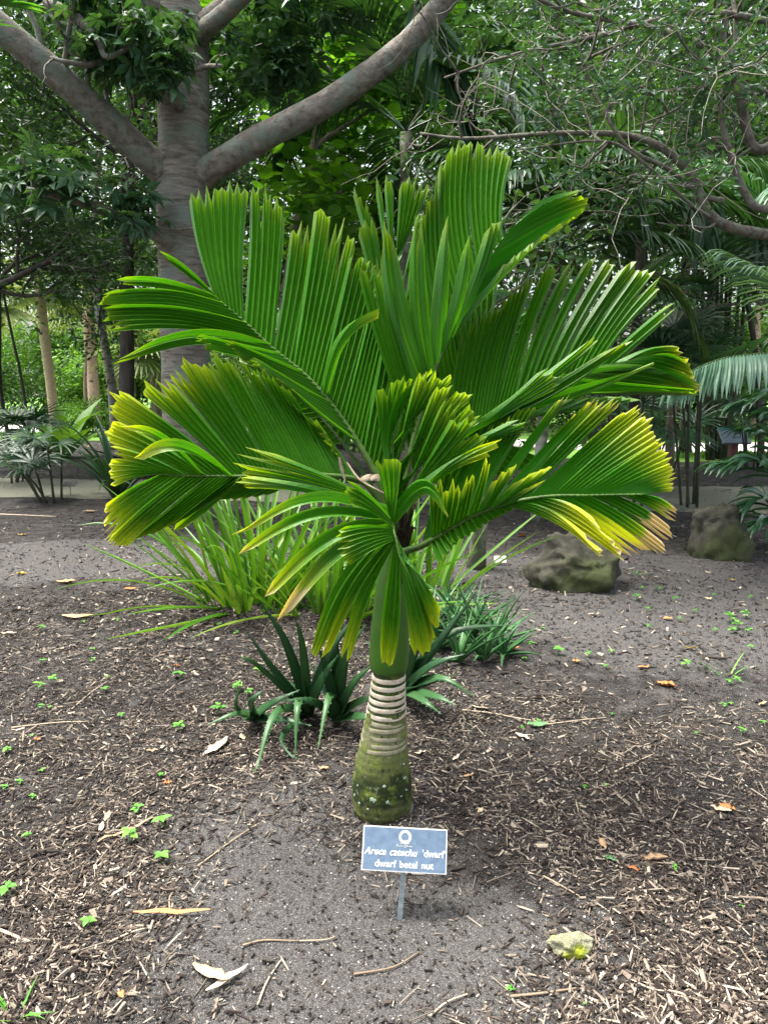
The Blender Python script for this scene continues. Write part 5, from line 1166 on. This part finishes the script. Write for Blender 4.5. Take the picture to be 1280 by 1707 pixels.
for (px, py, L, a) in [(1150, 1083, 24, 2.9), (38, 893, 15, 0), (36, 956, 20, 2.8), (1220, 967, 10, 0), (240, 812, 10, .2), (1180, 770, 9, 0), (1140, 800, 8, 0), (1190, 780, 9, .2), (15, 770, 8, 0), (150, 745, 7, 0), (110, 745, 7, .4), (195, 760, 7, .4)]:
    fallen(px, py, L, a, yl, 'yellow fallen leaf lying on the dark soil', 'yellow fallen leaves')
fallen(1016, 1438, 18, 2.7, M['green_leaf'], 'grey-green fallen leaf on the mulch near the mossy stone', None, .6)
fallen(895, 1210, 34, .1, M['green_leaf'], 'green fallen leaf at the end of a long pale twig', None, .45)
o = fallen(288, 1534, 112, 0.02, M['orange_leaf'], 'long red-brown seed sheath split open on the bare soil', None, .075, .05, 'seed_sheath'); o['category'] = 'seed pod'
fallen(352, 1632, 62, -.45, dl, 'broad pale dry leaf crossed by a second on the soil', None, .3, .1)
fallen(380, 1640, 68, .75, dl, 'narrow pale dry leaf lying across the broad one', None, .16, .1)
fallen(170, 1388, 26, 1.75, dl, 'pale upright-curled leaf strip on the dark mulch', None, .3, .5)
fallen(212, 1392, 90, .75, dl, 'long tan leaf strip beside the seedlings', None, .1, .05)
# twigs
for (a, b, r0) in [((770, 1187), (910, 1205), .004), ((905, 1208), (1010, 1195), .003), ((590, 1620), (700, 1575), .003), ((180, 1580), (272, 1550), .003), ((500, 1570), (560, 1560), .002), ((1045, 1640), (1120, 1660), .003), ((850, 1660), (960, 1655), .004), ((905, 1465), (965, 1500), .003), ((0, 1555), (55, 1575), .005), ((285, 1535), (292, 1490), .003),
                   ((405, 1585), (500, 1570), .003), ((760, 1330), (785, 1300), .003), ((120, 1185), (200, 1120), .003), ((20, 1220), (150, 1200), .004), ((455, 950), (330, 1000), .006), ((0, 858), (95, 862), .01), ((430, 1680), (470, 1600), .003), ((160, 1680), (190, 1620), .003), ((715, 1695), (790, 1650), .003), ((1020, 1290), (1090, 1260), .003), ((330, 1450), (430, 1380), .003)]:
    p, q = G(*a), G(*b); m = p.lerp(q, .5)+Vector((rng.uniform(-.02, .02), rng.uniform(-.02, .02), .006)); P = catmull([p+Vector((0, 0, .006)), m, q+Vector((0, 0, .006))], 8)
    for z in P: z.z = max(z.z, float(gz(z.x, z.y))+.005)
    mb = MB(); mb.tube(P, [r0*(1-.4*i/8) for i in range(9)], 6); o = mb.build('fallen_twig', M['twig']); o.location = p; o.data.transform(Matrix.Translation(-p))
    tag(o, 'dry pale twig lying on the ground', 'twig', 'dry twigs on the ground')
# seedlings
def seedling(px, py, s):
    p = G(px, py); e = empty('seedling', p); tag(e, 'bright green seedling sprouting from the ground', 'seedling', 'bright green seedlings')
    S = s*math.hypot(p.y, 1.5)/F_PX*.5; top = p+Vector((rng.uniform(-.1, .1)*S, 0, S*.8)); mb = MB(); mb.tube([p-Vector((0, 0, .01)), top], [S*.06, S*.05], 5); fit(mb.build('stem', M['seedling']), e)
    a0 = rng.uniform(0, 6.28)
    for k in range(rng.choice((4, 4, 5, 6))):
        a = a0+k*1.57+(.8 if k > 3 else 0); l = S*rng.uniform(.8, 1.15)*(1 if k < 4 else .55); P = arc(top+Vector((0, 0, .1*S*k)), a, rng.uniform(.05, .5), l, .8, 5)
        mb = MB(); mb.blade(P, [l*.12, l*.5, l*.62, l*.55, l*.32, l*.03], (0, 0, 1), .2); fit(mb.build('leaf', M['seedling']), e)
sl = [(228, 1358, 24), (272, 1384, 30), (216, 1410, 34), (268, 1442, 30), (14, 1497, 30), (148, 1548, 26), (300, 1135, 24), (300, 1220, 24), (365, 1190, 28), (395, 1150, 24), (415, 1155, 20), (432, 1125, 22), (70, 1053, 16), (72, 1110, 14), (88, 1140, 20), (68, 1152, 22), (154, 1085, 12), (156, 1104, 12), (175, 1152, 16), (180, 1128, 10), (14, 1258, 18), (34, 1310, 16), (10, 1320, 14), (55, 1332, 14), (46, 1402, 16), (70, 1290, 12), (270, 1295, 14), (140, 1036, 9), (196, 1033, 10), (293, 1052, 9), (365, 1050, 12), (395, 1062, 12), (70, 1185, 12), (85, 1185, 10), (203, 1190, 14), (54, 1230, 8),
      (932, 1094, 22), (980, 1094, 16), (1144, 1116, 20), (1018, 1088, 12), (885, 1083, 14), (874, 1105, 12), (1236, 1222, 18), (1206, 1176, 12), (1218, 1174, 10), (1270, 1210, 12), (1228, 1140, 16), (1215, 1143, 14), (1252, 1080, 14), (1192, 1048, 12), (1132, 1032, 10), (1080, 1015, 12), (1070, 985, 12), (1125, 1000, 14), (1215, 1035, 26), (1230, 1045, 24), (1240, 1030, 22), (1220, 1050, 18), (1246, 1052, 16), (1158, 1020, 12), (1190, 995, 10), (1008, 1110, 12), (1125, 1452, 12), (974, 1316, 12), (1010, 1310, 9), (850, 1650, 14), (1235, 1515, 8), (975, 1680, 8), (1060, 1000, 18), (1250, 1000, 12), (905, 1050, 9), (1100, 985, 9), (898, 1205, 12), (870, 1215, 8), (1080, 1050, 9), (1160, 1225, 9), (1020, 1190, 8)]
for px, py, s in sl: seedling(px, py, s)
def tuft(px, py, n, L, label, group=None):
    loc = G(px, py); blade_plant(0, 0, label, int(px), n, L, .008, M['seedling'], (.6, 1.4), .9, 'grass_tuft', loc, cat='grass', spreadr=.01, group=group)
tuft(28, 1695, 6, .12, 'tuft of grass blades beside the scattered mulch'); tuft(1060, 960, 6, .12, 'small grass tuft at the foot of the broad boulder'); tuft(1212, 1130, 5, .18, 'arching grass blade near the shaded soil')
# lawn blades by the far paths
r = np.random.default_rng(17); n = 16000
x = np.concatenate([r.uniform(-16, -5, n//2), r.uniform(4.5, 14, n//2)]); y = np.concatenate([np.where(r.random(n//2) < .5, r.uniform(21.6, 23.4, n//2), r.uniform(28, 31, n//2)), np.where(r.random(n//2) < .6, r.uniform(15.2, 16.4, n//2), r.uniform(20.2, 22, n//2))])
keep = np.ones(len(x), bool)
Xd = r.normal(0, .4, (n, 3)); Xd[:, 2] = 1; Zd = r.normal(0, 1, (n, 3)); Zd[:, 2] = 0
V, F = bake(QUAD_V, QUAD_F, np.stack([x, y, np.zeros(n)], 1), Xd, Zd, .07+.05*r.random(n), .03)
tag(obj('grass', raw_mesh('grass', V, F, smooth=False), M['grass']), 'short grass edging the pale path', 'grass', kind='stuff')
